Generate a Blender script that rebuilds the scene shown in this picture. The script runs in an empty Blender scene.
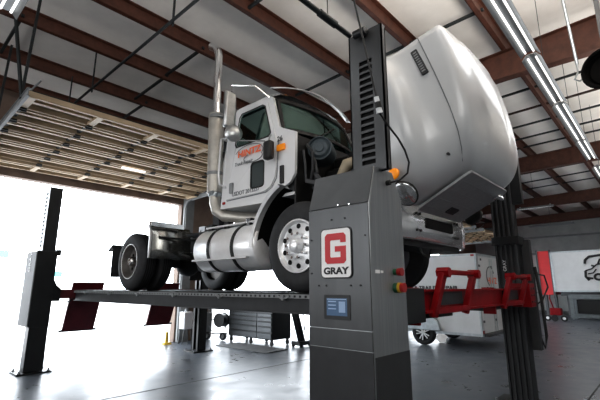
import bpy, bmesh, math, random
from mathutils import Vector, Matrix
from mathutils.geometry import tessellate_polygon
random.seed(7)
sc = bpy.context.scene
C = sc.collection
PI = math.pi
R = math.radians

# ------------------------------------------------------------------ materials
def mat(name, col, rough=0.5, metal=0.0, var=0.0, scale=6.0, bump=0.0, emit=None, estr=0.0, coat=0.0, stretch=None, rvar=0.0, spec=0.5):
    m = bpy.data.materials.new(name); m.use_nodes = True
    nt = m.node_tree; b = nt.nodes['Principled BSDF']
    b.inputs['Base Color'].default_value = (*col, 1)
    b.inputs['Roughness'].default_value = rough
    b.inputs['Metallic'].default_value = metal
    b.inputs['Coat Weight'].default_value = coat
    b.inputs['Specular IOR Level'].default_value = spec
    if emit:
        b.inputs['Emission Color'].default_value = (*emit, 1)
        b.inputs['Emission Strength'].default_value = estr
    if var or bump or rvar:
        tc = nt.nodes.new('ShaderNodeTexCoord')
        n = nt.nodes.new('ShaderNodeTexNoise'); n.inputs['Scale'].default_value = scale
        n.inputs['Detail'].default_value = 6; n.inputs['Roughness'].default_value = .62
        src = tc.outputs['Object']
        if stretch:
            mp = nt.nodes.new('ShaderNodeMapping'); mp.inputs['Scale'].default_value = stretch
            nt.links.new(src, mp.inputs['Vector']); src = mp.outputs['Vector']
        nt.links.new(src, n.inputs['Vector'])
        if var:
            r = nt.nodes.new('ShaderNodeValToRGB')
            r.color_ramp.elements[0].position = .3; r.color_ramp.elements[1].position = .7
            r.color_ramp.elements[0].color = (*[max(0, c*(1-var)) for c in col], 1)
            r.color_ramp.elements[1].color = (*[min(1, c*(1+var)) for c in col], 1)
            nt.links.new(n.outputs['Fac'], r.inputs['Fac']); nt.links.new(r.outputs['Color'], b.inputs['Base Color'])
        if rvar:
            mr = nt.nodes.new('ShaderNodeMapRange')
            mr.inputs['From Min'].default_value = .3; mr.inputs['From Max'].default_value = .7
            mr.inputs['To Min'].default_value = max(.02, rough-rvar); mr.inputs['To Max'].default_value = rough+rvar
            nt.links.new(n.outputs['Fac'], mr.inputs['Value']); nt.links.new(mr.outputs['Result'], b.inputs['Roughness'])
        if bump:
            bp = nt.nodes.new('ShaderNodeBump'); bp.inputs['Strength'].default_value = bump; bp.inputs['Distance'].default_value = .02
            nt.links.new(n.outputs['Fac'], bp.inputs['Height']); nt.links.new(bp.outputs['Normal'], b.inputs['Normal'])
    return m

def glass_mat(name, tint, mixf):
    m = bpy.data.materials.new(name); m.use_nodes = True
    nt = m.node_tree; nt.nodes.clear()
    o = nt.nodes.new('ShaderNodeOutputMaterial'); mx = nt.nodes.new('ShaderNodeMixShader')
    t = nt.nodes.new('ShaderNodeBsdfTransparent'); t.inputs['Color'].default_value = (*tint, 1)
    g = nt.nodes.new('ShaderNodeBsdfGlossy'); g.inputs['Roughness'].default_value = .03
    g.inputs['Color'].default_value = (.62, .92, .86, 1)
    f = nt.nodes.new('ShaderNodeFresnel'); f.inputs['IOR'].default_value = 1.5
    mm = nt.nodes.new('ShaderNodeMath'); mm.operation = 'ADD'; mm.inputs[1].default_value = mixf
    nt.links.new(f.outputs[0], mm.inputs[0]); nt.links.new(mm.outputs[0], mx.inputs[0])
    nt.links.new(t.outputs[0], mx.inputs[1]); nt.links.new(g.outputs[0], mx.inputs[2]); nt.links.new(mx.outputs[0], o.inputs[0])
    return m

M = dict(
    floor=mat('polished_concrete', (.092, .104, .122), .33, var=.28, scale=2.6, bump=.05, rvar=.08, spec=.28),
    joint=mat('floor_joint_dark', (.03, .032, .035), .6),
    pave=mat('pale_pavement', (.62, .61, .60), .9, var=.05, scale=2),
    roof=mat('white_insulation', (.84, .81, .77), .75, var=.08, scale=1.2, bump=.25),
    seam=mat('insulation_seam', (.35, .35, .345), .8),
    brown=mat('red_brown_primer_steel', (.088, .034, .022), .55, var=.35, scale=5),
    brownd=mat('dark_brown_primer_steel', (.035, .016, .012), .6, var=.3, scale=5),
    wallp=mat('grey_wall_panel', (.36, .37, .37), .7, var=.12, scale=1.5),
    wallb=mat('brown_grey_wall', (.20, .145, .115), .7, var=.2, scale=2),
    whitewall=mat('white_wall', (.6, .6, .59), .8, var=.05, scale=2),
    beige=mat('beige_door_rail', (.50, .385, .26), .55, var=.12, scale=4),
    doorskin=mat('door_shade_and_hinges', (.035, .034, .03), .6, var=.2, scale=4),  # darkened for the recess shade behind the ribs; hinges share the tone
    galv=mat('galvanised_steel', (.48, .52, .54), .38, .85, var=.15, scale=10),
    darksteel=mat('dark_steel_rod', (.03, .035, .037), .5, .3),
    black=mat('black_powder_coat', (.007, .008, .009), .38, .0, var=.3, scale=4),
    blackpl=mat('black_plastic', (.012, .012, .012), .5),
    rubber=mat('tire_rubber', (.022, .023, .025), .68, var=.3, scale=9),
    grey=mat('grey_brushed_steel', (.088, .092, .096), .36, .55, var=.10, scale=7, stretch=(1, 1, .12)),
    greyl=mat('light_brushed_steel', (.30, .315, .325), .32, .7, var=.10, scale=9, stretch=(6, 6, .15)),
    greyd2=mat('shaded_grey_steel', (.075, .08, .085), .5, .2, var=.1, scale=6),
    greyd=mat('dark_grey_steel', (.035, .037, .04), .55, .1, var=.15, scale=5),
    greypost=mat('grey_cover_plate', (.20, .21, .22), .35, .6, var=.08, scale=5),
    slot=mat('slot_shadow', (.004, .004, .004), .9),
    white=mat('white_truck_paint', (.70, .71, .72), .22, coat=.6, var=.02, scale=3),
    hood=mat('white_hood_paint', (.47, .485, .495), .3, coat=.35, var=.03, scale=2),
    grille=mat('grey_grille_panel', (.30, .31, .32), .45, var=.1, scale=20),
    bumper=mat('bumper_chrome', (.80, .81, .82), .16, .72),
    chrome=mat('chrome', (.92, .93, .94), .13, 1.0),
    fender=mat('dark_mirror_steel', (.34, .34, .32), .24, .9, var=.3, scale=5),
    lowglass=mat('grey_window_glass', (.075, .09, .092), .08, coat=.3),
    mirrorback=mat('dull_mirror_shell', (.42, .43, .43), .3, .8, var=.15, scale=14),
    stainless=mat('stainless_steel', (.55, .55, .54), .16, 1.0),
    alu=mat('polished_aluminium', (.85, .86, .87), .34, .6, var=.05, scale=6),
    alutank=mat('brushed_aluminium_tank', (.86, .87, .88), .32, .45, var=.04, scale=12),
    muffler=mat('dull_muffler_steel', (.46, .44, .40), .42, .55, var=.15, scale=6),
    steelrim=mat('dull_steel_rim', (.16, .15, .14), .5, .4, var=.3, scale=8),
    red=mat('red_lift_paint', (.22, .005, .009), .45, var=.25, scale=6, spec=.25),
    redd=mat('dark_red_steel', (.09, .008, .012), .5, var=.3, scale=5),
    redbright=mat('bright_red_paint', (.62, .035, .04), .45, var=.08, scale=3),
    amber=mat('amber_lens', (.85, .28, .02), .25, emit=(1, .35, .02), estr=.12),
    signred=mat('sign_red', (.50, .02, .03), .45),
    signwhite=mat('sign_white', (.80, .80, .80), .45),
    ink=mat('black_lettering', (.012, .012, .014), .5),
    greyink=mat('grey_lettering', (.16, .17, .18), .5),
    silverink=mat('silver_lettering', (.65, .67, .68), .5),
    orange=mat('orange_lettering', (.80, .16, .06), .5),
    lcd=mat('display_screen', (.06, .10, .17), .15, emit=(.25, .42, .65), estr=.10),
    green=mat('green_button', (.02, .10, .05), .4), redbtn=mat('red_button', (.30, .012, .012), .35),
    yellow=mat('yellow_plastic', (.5, .33, .03), .4),
    tube=mat('fluorescent_tube', (1, 1, 1), .4, emit=(1, .98, .95), estr=1.15),
    lampbody=mat('lamp_reflector', (.26, .275, .285), .4, .5),
    trailer=mat('white_trailer_skin', (.60, .61, .62), .4, var=.05, scale=3),
    trailerdk=mat('trailer_trim', (.10, .105, .11), .5, .4),
    toolbox=mat('dark_toolbox_steel', (.085, .09, .095), .3, .6, var=.1, scale=5),
    hose=mat('beige_hose', (.35, .30, .22), .6), seat=mat('grey_seat_fabric', (.06, .065, .07), .9),
    liner=mat('black_wheel_liner', (.008, .008, .008), .95, spec=.1), bluegrey=mat('air_cleaner_grey', (.05, .068, .08), .5, var=.15, scale=8),
    teal=mat('teal_sign', (.08, .45, .45), .6), greensign=mat('green_sign', (.1, .5, .2), .6),
    bench=mat('grey_bench_steel', (.17, .19, .20), .5, .3, var=.15, scale=6),
    light_patch=mat('light_patch_white', (.85, .86, .86), .4, emit=(1, 1, 1), estr=.25),  # glow stands in for light under the trailer
    mat_=mat('grey_floor_mat', (.14, .145, .15), .8, var=.15, scale=6),
    lens=mat('headlight_lens', (.45, .47, .48), .1, .75), dull=mat('dull_grey', (.22, .23, .235), .6, var=.15, scale=5),
    bluegrey2=mat('screen_pale_blue', (.28, .40, .58), .4),
    cover=mat('grey_cover_paint', (.16, .165, .17), .55),
    glass=glass_mat('tinted_glass', (.26, .40, .37), .05),
    glassd=glass_mat('dark_tinted_glass', (.2, .27, .26), .22),
)

# ------------------------------------------------------------------ mesh builder
class MB:
    def __init__(s, m=None): s.v = []; s.f = []; s.m = m
    def add(s, vs, fs):
        o = len(s.v)
        for p in vs:
            p = Vector(p); s.v.append(s.m @ p if s.m else p)
        s.f += [tuple(i+o for i in f) for f in fs]; return s
    def box(s, a, b):
        x0, y0, z0 = a; x1, y1, z1 = b
        return s.add([(x0,y0,z0),(x1,y0,z0),(x1,y1,z0),(x0,y1,z0),(x0,y0,z1),(x1,y0,z1),(x1,y1,z1),(x0,y1,z1)],
                     [(0,3,2,1),(4,5,6,7),(0,1,5,4),(1,2,6,5),(2,3,7,6),(3,0,4,7)])
    def cyl(s, p0, p1, r0, r1=None, n=16):
        if r1 is None: r1 = r0
        p0 = Vector(p0); p1 = Vector(p1); d = (p1-p0).normalized()
        u = d.orthogonal().normalized(); w = d.cross(u)
        vs = []
        for p, r in ((p0, r0), (p1, r1)):
            for k in range(n): a = 2*PI*k/n; vs.append(p + u*r*math.cos(a) + w*r*math.sin(a))
        fs = [(k, (k+1) % n, n+(k+1) % n, n+k) for k in range(n)] + [tuple(range(n-1, -1, -1)), tuple(range(n, 2*n))]
        return s.add(vs, fs)
    def bar(s, p0, p1, w, h, up=(0, 0, 1)):
        p0 = Vector(p0); p1 = Vector(p1); d = (p1-p0).normalized(); up = Vector(up)
        if abs(d.dot(up)) > .98: up = Vector((0, 1, 0))
        a = d.cross(up).normalized(); b = a.cross(d)
        vs = []
        for p in (p0, p1):
            for i, j in ((-1,-1),(1,-1),(1,1),(-1,1)): vs.append(p + a*(i*w/2) + b*(j*h/2))
        return s.add(vs, [(0,1,2,3),(7,6,5,4),(0,4,5,1),(1,5,6,2),(2,6,7,3),(3,7,4,0)])
    def tube(s, pts, r, n=10):
        pts = [Vector(p) for p in pts]; N = len(pts); vs = []; u = None
        for i, p in enumerate(pts):
            d = (pts[min(i+1, N-1)] - pts[max(i-1, 0)]).normalized()
            u = d.orthogonal().normalized() if u is None else (u - d*u.dot(d)).normalized()
            w = d.cross(u)
            for k in range(n): a = 2*PI*k/n; vs.append(p + u*r*math.cos(a) + w*r*math.sin(a))
        fs = [(i*n+k, i*n+(k+1) % n, (i+1)*n+(k+1) % n, (i+1)*n+k) for i in range(N-1) for k in range(n)]
        fs += [tuple(range(n-1, -1, -1)), tuple((N-1)*n+k for k in range(n))]
        return s.add(vs, fs)
    def lathe(s, c, axis, prof, n=40, close=True):
        # prof: (distance along axis, radius) pairs; closed ring profile when close
        c = Vector(c); d = Vector(axis).normalized(); u = d.orthogonal().normalized(); w = d.cross(u); m = len(prof)
        vs = []
        for k in range(n):
            a = 2*PI*k/n; e = u*math.cos(a) + w*math.sin(a)
            for t, r in prof: vs.append(c + d*t + e*r)
        fs = []
        for k in range(n):
            q = (k+1) % n
            for j in range(m if close else m-1): fs.append((k*m+j, k*m+(j+1) % m, q*m+(j+1) % m, q*m+j))
        return s.add(vs, fs)
    def grid(s, rows, closed=False):
        n = len(rows[0]); vs = [p for r in rows for p in r]; fs = []
        for i in range(len(rows)-1):
            for j in range(n if closed else n-1): fs.append((i*n+j, i*n+(j+1) % n, (i+1)*n+(j+1) % n, (i+1)*n+j))
        return s.add(vs, fs)
    def plate(s, outer, holes, fn, t):
        # flat plate with holes; fn(a, b, depth) -> world point
        loops = [outer] + list(holes)
        flat = [p for l in loops for p in l]; n = len(flat)
        tr = tessellate_polygon([[Vector((p[0], p[1], 0)) for p in l] for l in loops])
        vs = [fn(p[0], p[1], 0) for p in flat] + [fn(p[0], p[1], t) for p in flat]
        fs = [tuple(f) for f in tr] + [tuple(i+n for i in reversed(f)) for f in tr]
        o = 0
        for l in loops:
            k = len(l)
            for i in range(k): j = (i+1) % k; fs.append((o+i, o+j, n+o+j, n+o+i))
            o += k
        return s.add(vs, fs)
    def prism(s, poly, fn, a, b):
        n = len(poly); vs = [fn(p[0], p[1], a) for p in poly] + [fn(p[0], p[1], b) for p in poly]
        return s.add(vs, [tuple(range(n)), tuple(range(2*n-1, n-1, -1))] + [(i, i+n, (i+1) % n+n, (i+1) % n) for i in range(n)])
    def ball(s, c, rx, ry, rz, n=16, m=10):
        rows = []
        for i in range(m+1):
            t = PI*i/m
            rows.append([(c[0]+rx*math.sin(t)*math.cos(2*PI*k/n), c[1]+ry*math.sin(t)*math.sin(2*PI*k/n), c[2]+rz*math.cos(t)) for k in range(n)])
        return s.grid(rows, True)
    def build(s, name, m, parent=None, bevel=0, smooth=35, sub=0, solid=0):
        me = bpy.data.meshes.new(name)
        lo = Vector([min(p[i] for p in s.v) for i in range(3)]); hi = Vector([max(p[i] for p in s.v) for i in range(3)])
        c = (lo+hi)/2
        if parent is None: c.z = lo.z
        me.from_pydata([p-c for p in s.v], [], s.f)
        bm = bmesh.new(); bm.from_mesh(me); bmesh.ops.remove_doubles(bm, verts=bm.verts, dist=1e-5)
        bmesh.ops.recalc_face_normals(bm, faces=bm.faces); bm.to_mesh(me); bm.free()
        me.materials.append(M[m] if isinstance(m, str) else m)
        me.polygons.foreach_set('use_smooth', [True]*len(me.polygons))
        me.set_sharp_from_angle(angle=R(smooth))
        o = bpy.data.objects.new(name, me); C.objects.link(o)
        if parent is not None:
            o.parent = parent; o.location = c - W[parent]
        else: o.location = c
        W[o] = c
        if solid:
            d = o.modifiers.new('solid', 'SOLIDIFY'); d.thickness = solid; d.offset = -1
        if bevel:
            d = o.modifiers.new('bevel', 'BEVEL'); d.width = bevel; d.segments = 2; d.limit_method = 'ANGLE'; d.angle_limit = R(40)
        if sub:
            d = o.modifiers.new('sub', 'SUBSURF'); d.levels = sub; d.render_levels = sub
        return o
W = {}
def tag(o, label, cat, group=None):
    o['label'] = label; o['category'] = cat
    if group: o['group'] = group
    return o
def thing(name, loc, label, cat, group=None):
    o = bpy.data.objects.new(name, None); C.objects.link(o); o.empty_display_size = .2
    o.location = loc; W[o] = Vector(loc); return tag(o, label, cat, group)
def struct(o, kind='structure'): o['kind'] = kind; return o
def copy_tree(o, dv=(0, 0, 0), parent=None):
    c = o.copy(); C.objects.link(c)
    W[c] = W[o] + Vector(dv)
    if parent is None: c.location = o.location + Vector(dv)
    else: c.parent = parent
    for ch in [k for k in W if k.parent is o]: copy_tree(ch, dv, c)
    return c
def text(s, name, m, parent, org, right, up, size, extrude=.002, align='LEFT', shear=0.0, xs=1.0, bold=.012):
    cu = bpy.data.curves.new('lettering', 'FONT'); cu.body = s; cu.size = size; cu.extrude = extrude
    cu.align_x = align; cu.align_y = 'CENTER'; cu.shear = shear; cu.offset = size*bold
    t = bpy.data.objects.new('lettering_source', cu); C.objects.link(t)
    me = bpy.data.meshes.new_from_object(t.evaluated_get(bpy.context.evaluated_depsgraph_get()))
    C.objects.unlink(t); bpy.data.objects.remove(t); bpy.data.curves.remove(cu)
    r = Vector(right).normalized(); u = Vector(up).normalized(); n = r.cross(u); org = Vector(org)
    b = MB(); b.add([org + r*(v.co.x*xs) + u*v.co.y + n*v.co.z for v in me.vertices], [tuple(p.vertices) for p in me.polygons])
    bpy.data.meshes.remove(me)
    return b.build(name, m, parent)
def rrect(x0, y0, x1, y1, r, n=5):
    pts = []
    for cx, cy, a0 in ((x1-r, y1-r, 0), (x0+r, y1-r, 90), (x0+r, y0+r, 180), (x1-r, y0+r, 270)):
        for k in range(n+1): a = R(a0+90*k/n); pts.append((cx+r*math.cos(a), cy+r*math.sin(a)))
    return pts
fYZ = lambda x: (lambda a, b, d: (x+d, a, b))       # polygon in (Y, Z), depth along +X
fXZ = lambda y: (lambda a, b, d: (a, y+d, b))       # polygon in (X, Z), depth along +Y
fXY = lambda z: (lambda a, b, d: (a, b, z+d))

# ------------------------------------------------------------------ building shell
WY = 11.6                     # door wall
FX = 34.0                     # far wall
struct(MB().box((-6, -9, -.2), (FX, WY+.3, 0)).build('floor', 'floor'))
struct(MB().box((-60, WY+.3, -.21), (110, 140, -.02)).build('outdoor_pavement', 'pave'))
for i, y in enumerate((WY-.12, 6.57, 1.2)):
    struct(MB().box((-5.9, y-(.03 if i == 0 else .012), .0), (FX-.1, y+(.03 if i == 0 else .012), .003)).build('trim_%d' % (i+1), 'joint'))
RZ = lambda y: 6.85 - .03*y   # roof underside
struct(MB().add([(-6, -9, RZ(-9)), (FX, -9, RZ(-9)), (FX, WY, RZ(WY)), (-6, WY, RZ(WY)), (-6, -9, 7.3), (FX, -9, 7.3), (FX, WY, 7.3), (-6, WY, 7.3)],
                [(0,1,2,3),(7,6,5,4),(0,4,5,1),(1,5,6,2),(2,6,7,3),(3,7,4,0)]).build('ceiling', 'roof'))
# door wall with openings
doors = [(1.4, 6.9), (8.2, 13.7), (15.0, 20.5), (21.8, 27.3)]
DH = 4.3
hl = [[(a, 0.0), (b, 0.0), (b, DH), (a, DH)] for a, b in doors]
w = MB()
xs = [-6] + [v for d in doors for v in d] + [FX]
for i in range(0, len(xs), 2): w.box((xs[i], WY, 0), (xs[i+1], WY+.25, DH))
w.box((-6, WY, DH), (FX, WY+.25, 6.9))
struct(w.build('wall_door_side', 'wallb'))
struct(MB().box((FX, -9, 0), (FX+.2, WY+.25, 7)).build('wall_far', 'wallp'))
struct(MB().box((-6.2, -9, 0), (-6, WY+.25, 7)).build('wall_near', 'whitewall'))
struct(MB().box((-6.2, -9.2, 0), (FX+.2, -9, 7)).build('wall_back', 'whitewall'))
# girts on far wall and pillar faces
for z in (1.2, 2.6, 4.0, 5.2):
    struct(MB().box((FX-.12, -8.9, z), (FX, WY, z+.12)).build('wall_girt', 'dull'))
struct(MB().box((FX-.05, -8.9, 2.75), (FX-.01, WY, 3.95)).build('wall_liner', 'whitewall'))
struct(MB().box((7.15, WY-.06, 2.55), (8.0, WY, 2.75)).build('wall_girt', 'brown'))
struct(MB().box((6.95, WY-.2, 0), (7.25, WY, 5.9)).build('wall_column', 'dull', bevel=.01))
# purlins
pY = []
for y6 in (10.4, 8.95, 7.4, 5.97, 4.46, 2.99, 1.70, 0.05, -1.5, -3.0):
    r = y6/4.35; Y = 4.95*r/(1+.03*r); pY.append(Y); z = RZ(Y)
    b = MB(); b.box((-5.9, Y-.012, z-.24), (FX-.1, Y+.012, z)); b.box((-5.9, Y-.01, z-.245), (FX-.1, Y+.085, z-.225)); b.box((-5.9, Y-.085, z-.02), (FX-.1, Y+.01, z)); b.box((-5.9, Y+.073, z-.245), (FX-.1, Y+.085, z-.2))
    struct(b.build('roof_purlin', 'brown'))
# rafters (I sections) along Y
for X in (-2.0, 8.6, 16.6, 24.6, 31.0):
    b = MB(); t = lambda y: RZ(y)-.25
    bo = lambda y: 5.98 - .015*y if y > 2 else 5.95-(2-y)*.02
    for y0, y1 in ((-8.9, 2), (2, WY-.02)):
        for x0, x1, fz0, fz1 in ((-.01, .01, lambda y: bo(y), t), (-.11, .11, lambda y: bo(y)-.015, lambda y: bo(y)), (-.11, .11, lambda y: t(y)-.015, t)):
            b.add([(X+x0,y0,fz0(y0)),(X+x1,y0,fz0(y0)),(X+x1,y1,fz0(y1)),(X+x0,y1,fz0(y1)),(X+x0,y0,fz1(y0)),(X+x1,y0,fz1(y0)),(X+x1,y1,fz1(y1)),(X+x0,y1,fz1(y1))],
                  [(0,3,2,1),(4,5,6,7),(0,1,5,4),(1,2,6,5),(2,3,7,6),(3,0,4,7)])
    struct(b.build('roof_rafter', 'brown'))
# bridging rods between purlins (dark) - short pieces and long runs
def brg(X, y0, y1, m='darksteel', dz=.17, r=.03):
    struct(MB().bar((X, y0, RZ(y0)-dz), (X, y1, RZ(y1)-dz), .05, .05).build('bridging_bar', m))
for X, i0, i1 in ((4.15, 1, 2), (4.12, 2, 3), (4.0, 4, 5), (6.95, 3, 4), (7.0, 4, 6), (4.45, 0, 1), (4.45, 5, 6), (1.3, 1, 2), (1.3, 5, 7)):
    brg(X, pY[i0]+.05, pY[i1]-.05)
for X in (9.9, 10.9, 12.2, 13.4, 14.6, 15.6, 17.8, 19.3, 21, 22.5, 26, 28): brg(X, 8.0, -4.0, m='brownd' if X in (12.2, 19.3) else 'darksteel')

# long ceiling conduit along Y with hangers
co = thing('ceiling_conduit', (2.62, 6.5, 5.55), 'long thin dark conduit pipe hung under the ceiling above the lifted overhead door', 'pipe')
MB().tube([(2.62, -4, 5.62), (2.62, 9.0, 5.55)], .024).build('pipe', 'darksteel', co)
for y in (pY[1]-.1, pY[2]+.12, pY[4]+.1, pY[6]): MB().bar((2.64, y, 5.5), (2.64, y, RZ(y)-.2), .02, .04).build('hanger', 'darksteel', co)

# ------------------------------------------------------------------ overhead doors (open, stored under the roof)
def overhead_door(n, x0, x1):
    r = bpy.data.objects.new('door_%d' % n, None); C.objects.link(r); r.location = (x0, 7.2, 4.55); W[r] = Vector((x0, 7.2, 4.55)); struct(r)
    L = 4.2/7; st = [x0+.06, x0+1.12, x0+2.2, x0+3.35, x0+4.5, x1-.06]
    z = lambda y: 4.62 - .035*(y-7.1)
    for k in range(7):
        a = 7.1+L*k; zz = z(a+L/2)
        if k == 6: zz -= .04
        s = MB().box((x0, a+.01, zz+.09), (x1, a+L-.01, zz+.11)).build('door_section', 'doorskin', r)
        b = MB()
        b.box((x0, a+.012, zz-.01), (x1, a+.06, zz+.09)); b.box((x0, a+L-.06, zz-.01), (x1, a+L-.012, zz+.09))
        for q in (.5,): b.box((x0, a+L*q-.04, zz+.02), (x1, a+L*q+.04, zz+.09))
        b.build('horizontal_rib', 'beige', s)
        for x in st:
            if k in (0, 6): MB().box((x-.055, a+.02, zz-.014), (x+.055, a+L-.02, zz+.045)).build('stile', 'beige', s)
            else: MB().box((x-.03, a+.02, zz+.03), (x+.03, a+L-.02, zz+.08)).build('stile', 'doorskin', s)
            if k < 6: MB().box((x-.05, a+L-.07, zz-.04), (x+.05, a+L+.07, zz-.012)).cyl((x-.06, a+L, zz-.045), (x+.06, a+L, zz-.045), .018).build('hinge', 'doorskin', s)
    for x in (x0-.05, x1+.05):
        b = MB(); b.bar((x, 6.9, z(6.9)-.03), (x, 11.1, z(11.1)-.03), .012, .14); b.bar((x, 6.9, z(6.9)+.02), (x, 11.1, z(11.1)+.02), .05, .012); b.bar((x, 6.9, z(6.9)-.10), (x, 11.1, z(11.1)-.10), .05, .012)
        pts = [(x, 11.1+.38*math.sin(R(q)), z(11.1)-.03-.38*(1-math.cos(R(q)))) for q in range(0, 91, 15)] + [(x, 11.48, .05)]
        for p, q in zip(pts, pts[1:]): b.bar(p, q, .05, .07, up=(0, 0, 1) if abs(q[2]-p[2]) < .3 else (0, 1, 0))
        b.build('track', 'dull', r)
        for p in (7.35, 9.2):
            MB().bar((x, p-.05, z(p)), (x-.25, p+.32, RZ(p)-.15), .04, .04).bar((x, p, z(p)), (x+.05, p-.02, RZ(p)-.15), .04, .04).build('track_hanger', 'darksteel', r)
    return r
d1 = overhead_door(1, *doors[0])
MB().box((3.95, 9.42, 4.47), (4.52, 9.5, 4.5)).build('door_window', 'tube', d1)  # solid bar; its brightness put in as a glowing surface
MB().bar((1.38, 7.2, 4.64), (1.50, 6.95, 4.85), .02, .02).build('angle_brace', 'dull', d1)
for i in (1, 2, 3):
    c = copy_tree(d1, (doors[i][0]-doors[0][0], 0, 0)); c.name = 'door_%d' % (i+1)

# ------------------------------------------------------------------ shop lights
def shop_light(p0, p1, label, group):
    p0 = Vector(p0); p1 = Vector(p1); d = (p1-p0).normalized(); a = Vector((0, 0, 1)).cross(d)
    t = thing('fluorescent_light', tuple((p0+p1)/2), label, 'light fixture', group)
    prof = [(-.12, -.01), (-.12, .0), (-.06, .075), (.06, .075), (.12, 0), (.12, -.01), (.055, .062), (-.055, .062)]
    b = MB(); b.prism(prof, lambda u, v, s: tuple(p0 + d*s + a*u + Vector((0, 0, v))), 0, (p1-p0).length); b.build('reflector', 'lampbody', t)
    for e in (-.05, .05):
        MB().cyl(p0+d*.05+a*e+Vector((0, 0, .03)), p1-d*.05+a*e+Vector((0, 0, .03)), .014, n=8).build('tube', 'tube', t)
    for p in (p0+d*.12, p1-d*.12): MB().box((p.x-.02, p.y-.02, p.z+.07), (p.x+.02, p.y+.02, p.z+.12)).build('bracket', 'galv', t)
    for p in ((p0+p1)/2,): MB().cyl(p+Vector((0, 0, .08)), (p.x, p.y, RZ(p.y)-.0), .005, n=5).build('hanger_wire', 'darksteel', t)
    return t
LZ = 4.75
for k, (a, b, l) in enumerate(((3.38, 5.78, 'fluorescent strip light nearest the camera in the bright row beside the raised hood'), (5.86, 7.78, 'second fluorescent strip light in the row right of the raised hood'),
        (7.86, 10.2, 'third fluorescent strip light along the row right of the raised hood'), (10.28, 12.0, 'fourth strip light, at the far end of the unbroken row right of the hood'), (12.9, 14.3, 'last fluorescent strip light after the gap at the end of the row'))):
    shop_light((a, .995+.02*k, LZ), (b, 1.005+.02*k, LZ), l, 'fluorescent lights in the row beside the hood')
shop_light((.69, 2.9, LZ), (.69, 5.3, LZ), 'fluorescent strip light in the upper left corner above the overhead door', 'fluorescent lights')
for k, (x, y0, y1, l) in enumerate(((19.5, 3.3, 4.7, 'distant fluorescent strip light just right of the black lift post'), (25.7, 3.5, 5.7, 'distant fluorescent strip light above the red trailer'), (25.0, 6.7, 8.9, 'distant fluorescent strip light in the gap under the hood'))):
    shop_light((x, y0, 5.0), (x, y1, 5.0), l, 'distant fluorescent lights')

# ------------------------------------------------------------------ lift
# control column near the camera
cc = thing('lift_control_column', (2.6, 1.78, 0), 'grey steel lift control column with a red and white square badge in the foreground', 'lift column')
b = MB(); b.prism([(2.35, 0), (2.825, 0), (2.825, 2.31), (2.70, 2.52), (2.44, 2.52), (2.35, 2.23)], fXZ(1.5), 0, .55); b.build('cabinet', 'greyl', cc, bevel=.006)
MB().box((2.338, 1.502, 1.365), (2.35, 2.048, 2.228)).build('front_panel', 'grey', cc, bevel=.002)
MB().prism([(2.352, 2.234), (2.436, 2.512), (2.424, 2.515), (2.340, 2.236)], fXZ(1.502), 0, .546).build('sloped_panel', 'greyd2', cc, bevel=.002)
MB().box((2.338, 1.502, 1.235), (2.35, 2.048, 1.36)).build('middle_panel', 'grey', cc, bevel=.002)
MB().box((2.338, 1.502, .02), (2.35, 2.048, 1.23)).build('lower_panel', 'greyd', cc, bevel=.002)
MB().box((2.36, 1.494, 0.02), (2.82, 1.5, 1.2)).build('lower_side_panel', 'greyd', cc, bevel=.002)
MB().box((2.3, 1.45, 0), (2.92, 2.1, .025)).build('base_plate', 'greyd', cc, bevel=.004)
for y, z in ((1.70, 2.14), (1.82, 2.14), (1.66, 2.24), (1.76, 2.245), (1.58, 1.66), (1.95, 1.66), (1.66, 1.66), (1.88, 1.66), (2.02, 1.75), (2.02, 2.0), (1.53, 2.0)):
    MB().cyl((2.33 + (.005 if z > 2.2 else 0), y, z), (2.34+(.02 if z > 2.2 else 0), y, z), .006, n=8).build('screw', 'chrome' if z > 2.2 else 'ink', cc)
# tower with ladder slots
tw = MB(); tx0, tx1, ty0, ty1, tz = 2.5, 2.555, 1.42, 1.735, 3.70
slots = [(1.52, 2.56+.056*k, 1.64, 2.56+.056*k+.036) for k in range(16)]
tw.plate([(ty0, 2.5), (ty1, 2.5), (ty1, tz), (ty0, tz)], [[(a, z0), (c, z0), (c, z1), (a, z1)] for a, z0, c, z1 in slots], fYZ(tx0), .012)
tw.box((tx0, ty0, 2.5), (tx1, ty0+.012, tz)); tw.box((tx0, ty1-.012, 2.5), (tx1, ty1, tz)); tw.box((tx1-.012, ty0, 2.5), (tx1, ty1, tz-.02))
t_ = tw.build('tower', 'grey', cc)
MB().box((2.522, 1.44, 2.51), (2.535, 1.715, 3.66)).build('slot_backing', 'slot', t_)
MB().cyl((2.45, 1.53, 3.66), (2.45, 1.64, 3.66), .035).cyl((2.42, 1.585, 3.66), (2.5, 1.585, 3.66), .02).build('pulley', 'black', cc)
# badge
bg = MB().prism(rrect(1.642, 1.71, 1.922, 2.075, .035), fYZ(2.328), 0, .01).build('badge', 'ink', cc)
MB().prism(rrect(1.65, 1.718, 1.914, 2.067, .03), fYZ(2.326), 0, .003).build('badge_face', 'signwhite', bg)
def G(y, z): return (1.878-y, 1.815+z)   # y measured to the right as read
gp = [G(*p) for p in [(.02,.0),(.17,.0),(.19,.02),(.19,.125),(.092,.125),(.092,.085),(.142,.085),(.142,.045),(.055,.045),(.048,.052),(.048,.163),(.055,.17),(.142,.17),(.142,.15),(.19,.15),(.19,.20),(.17,.22),(.02,.22),(.0,.20),(.0,.02)]]
MB().plate(gp, [], fYZ(2.3235), .003).build('badge_letter', 'signred', bg)
text('GRAY', 'badge_lettering', 'ink', bg, (2.3245, 1.782, 1.762), (0, -1, 0), (0, 0, 1), .066, align='CENTER', xs=1.28, bold=.035)
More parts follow.
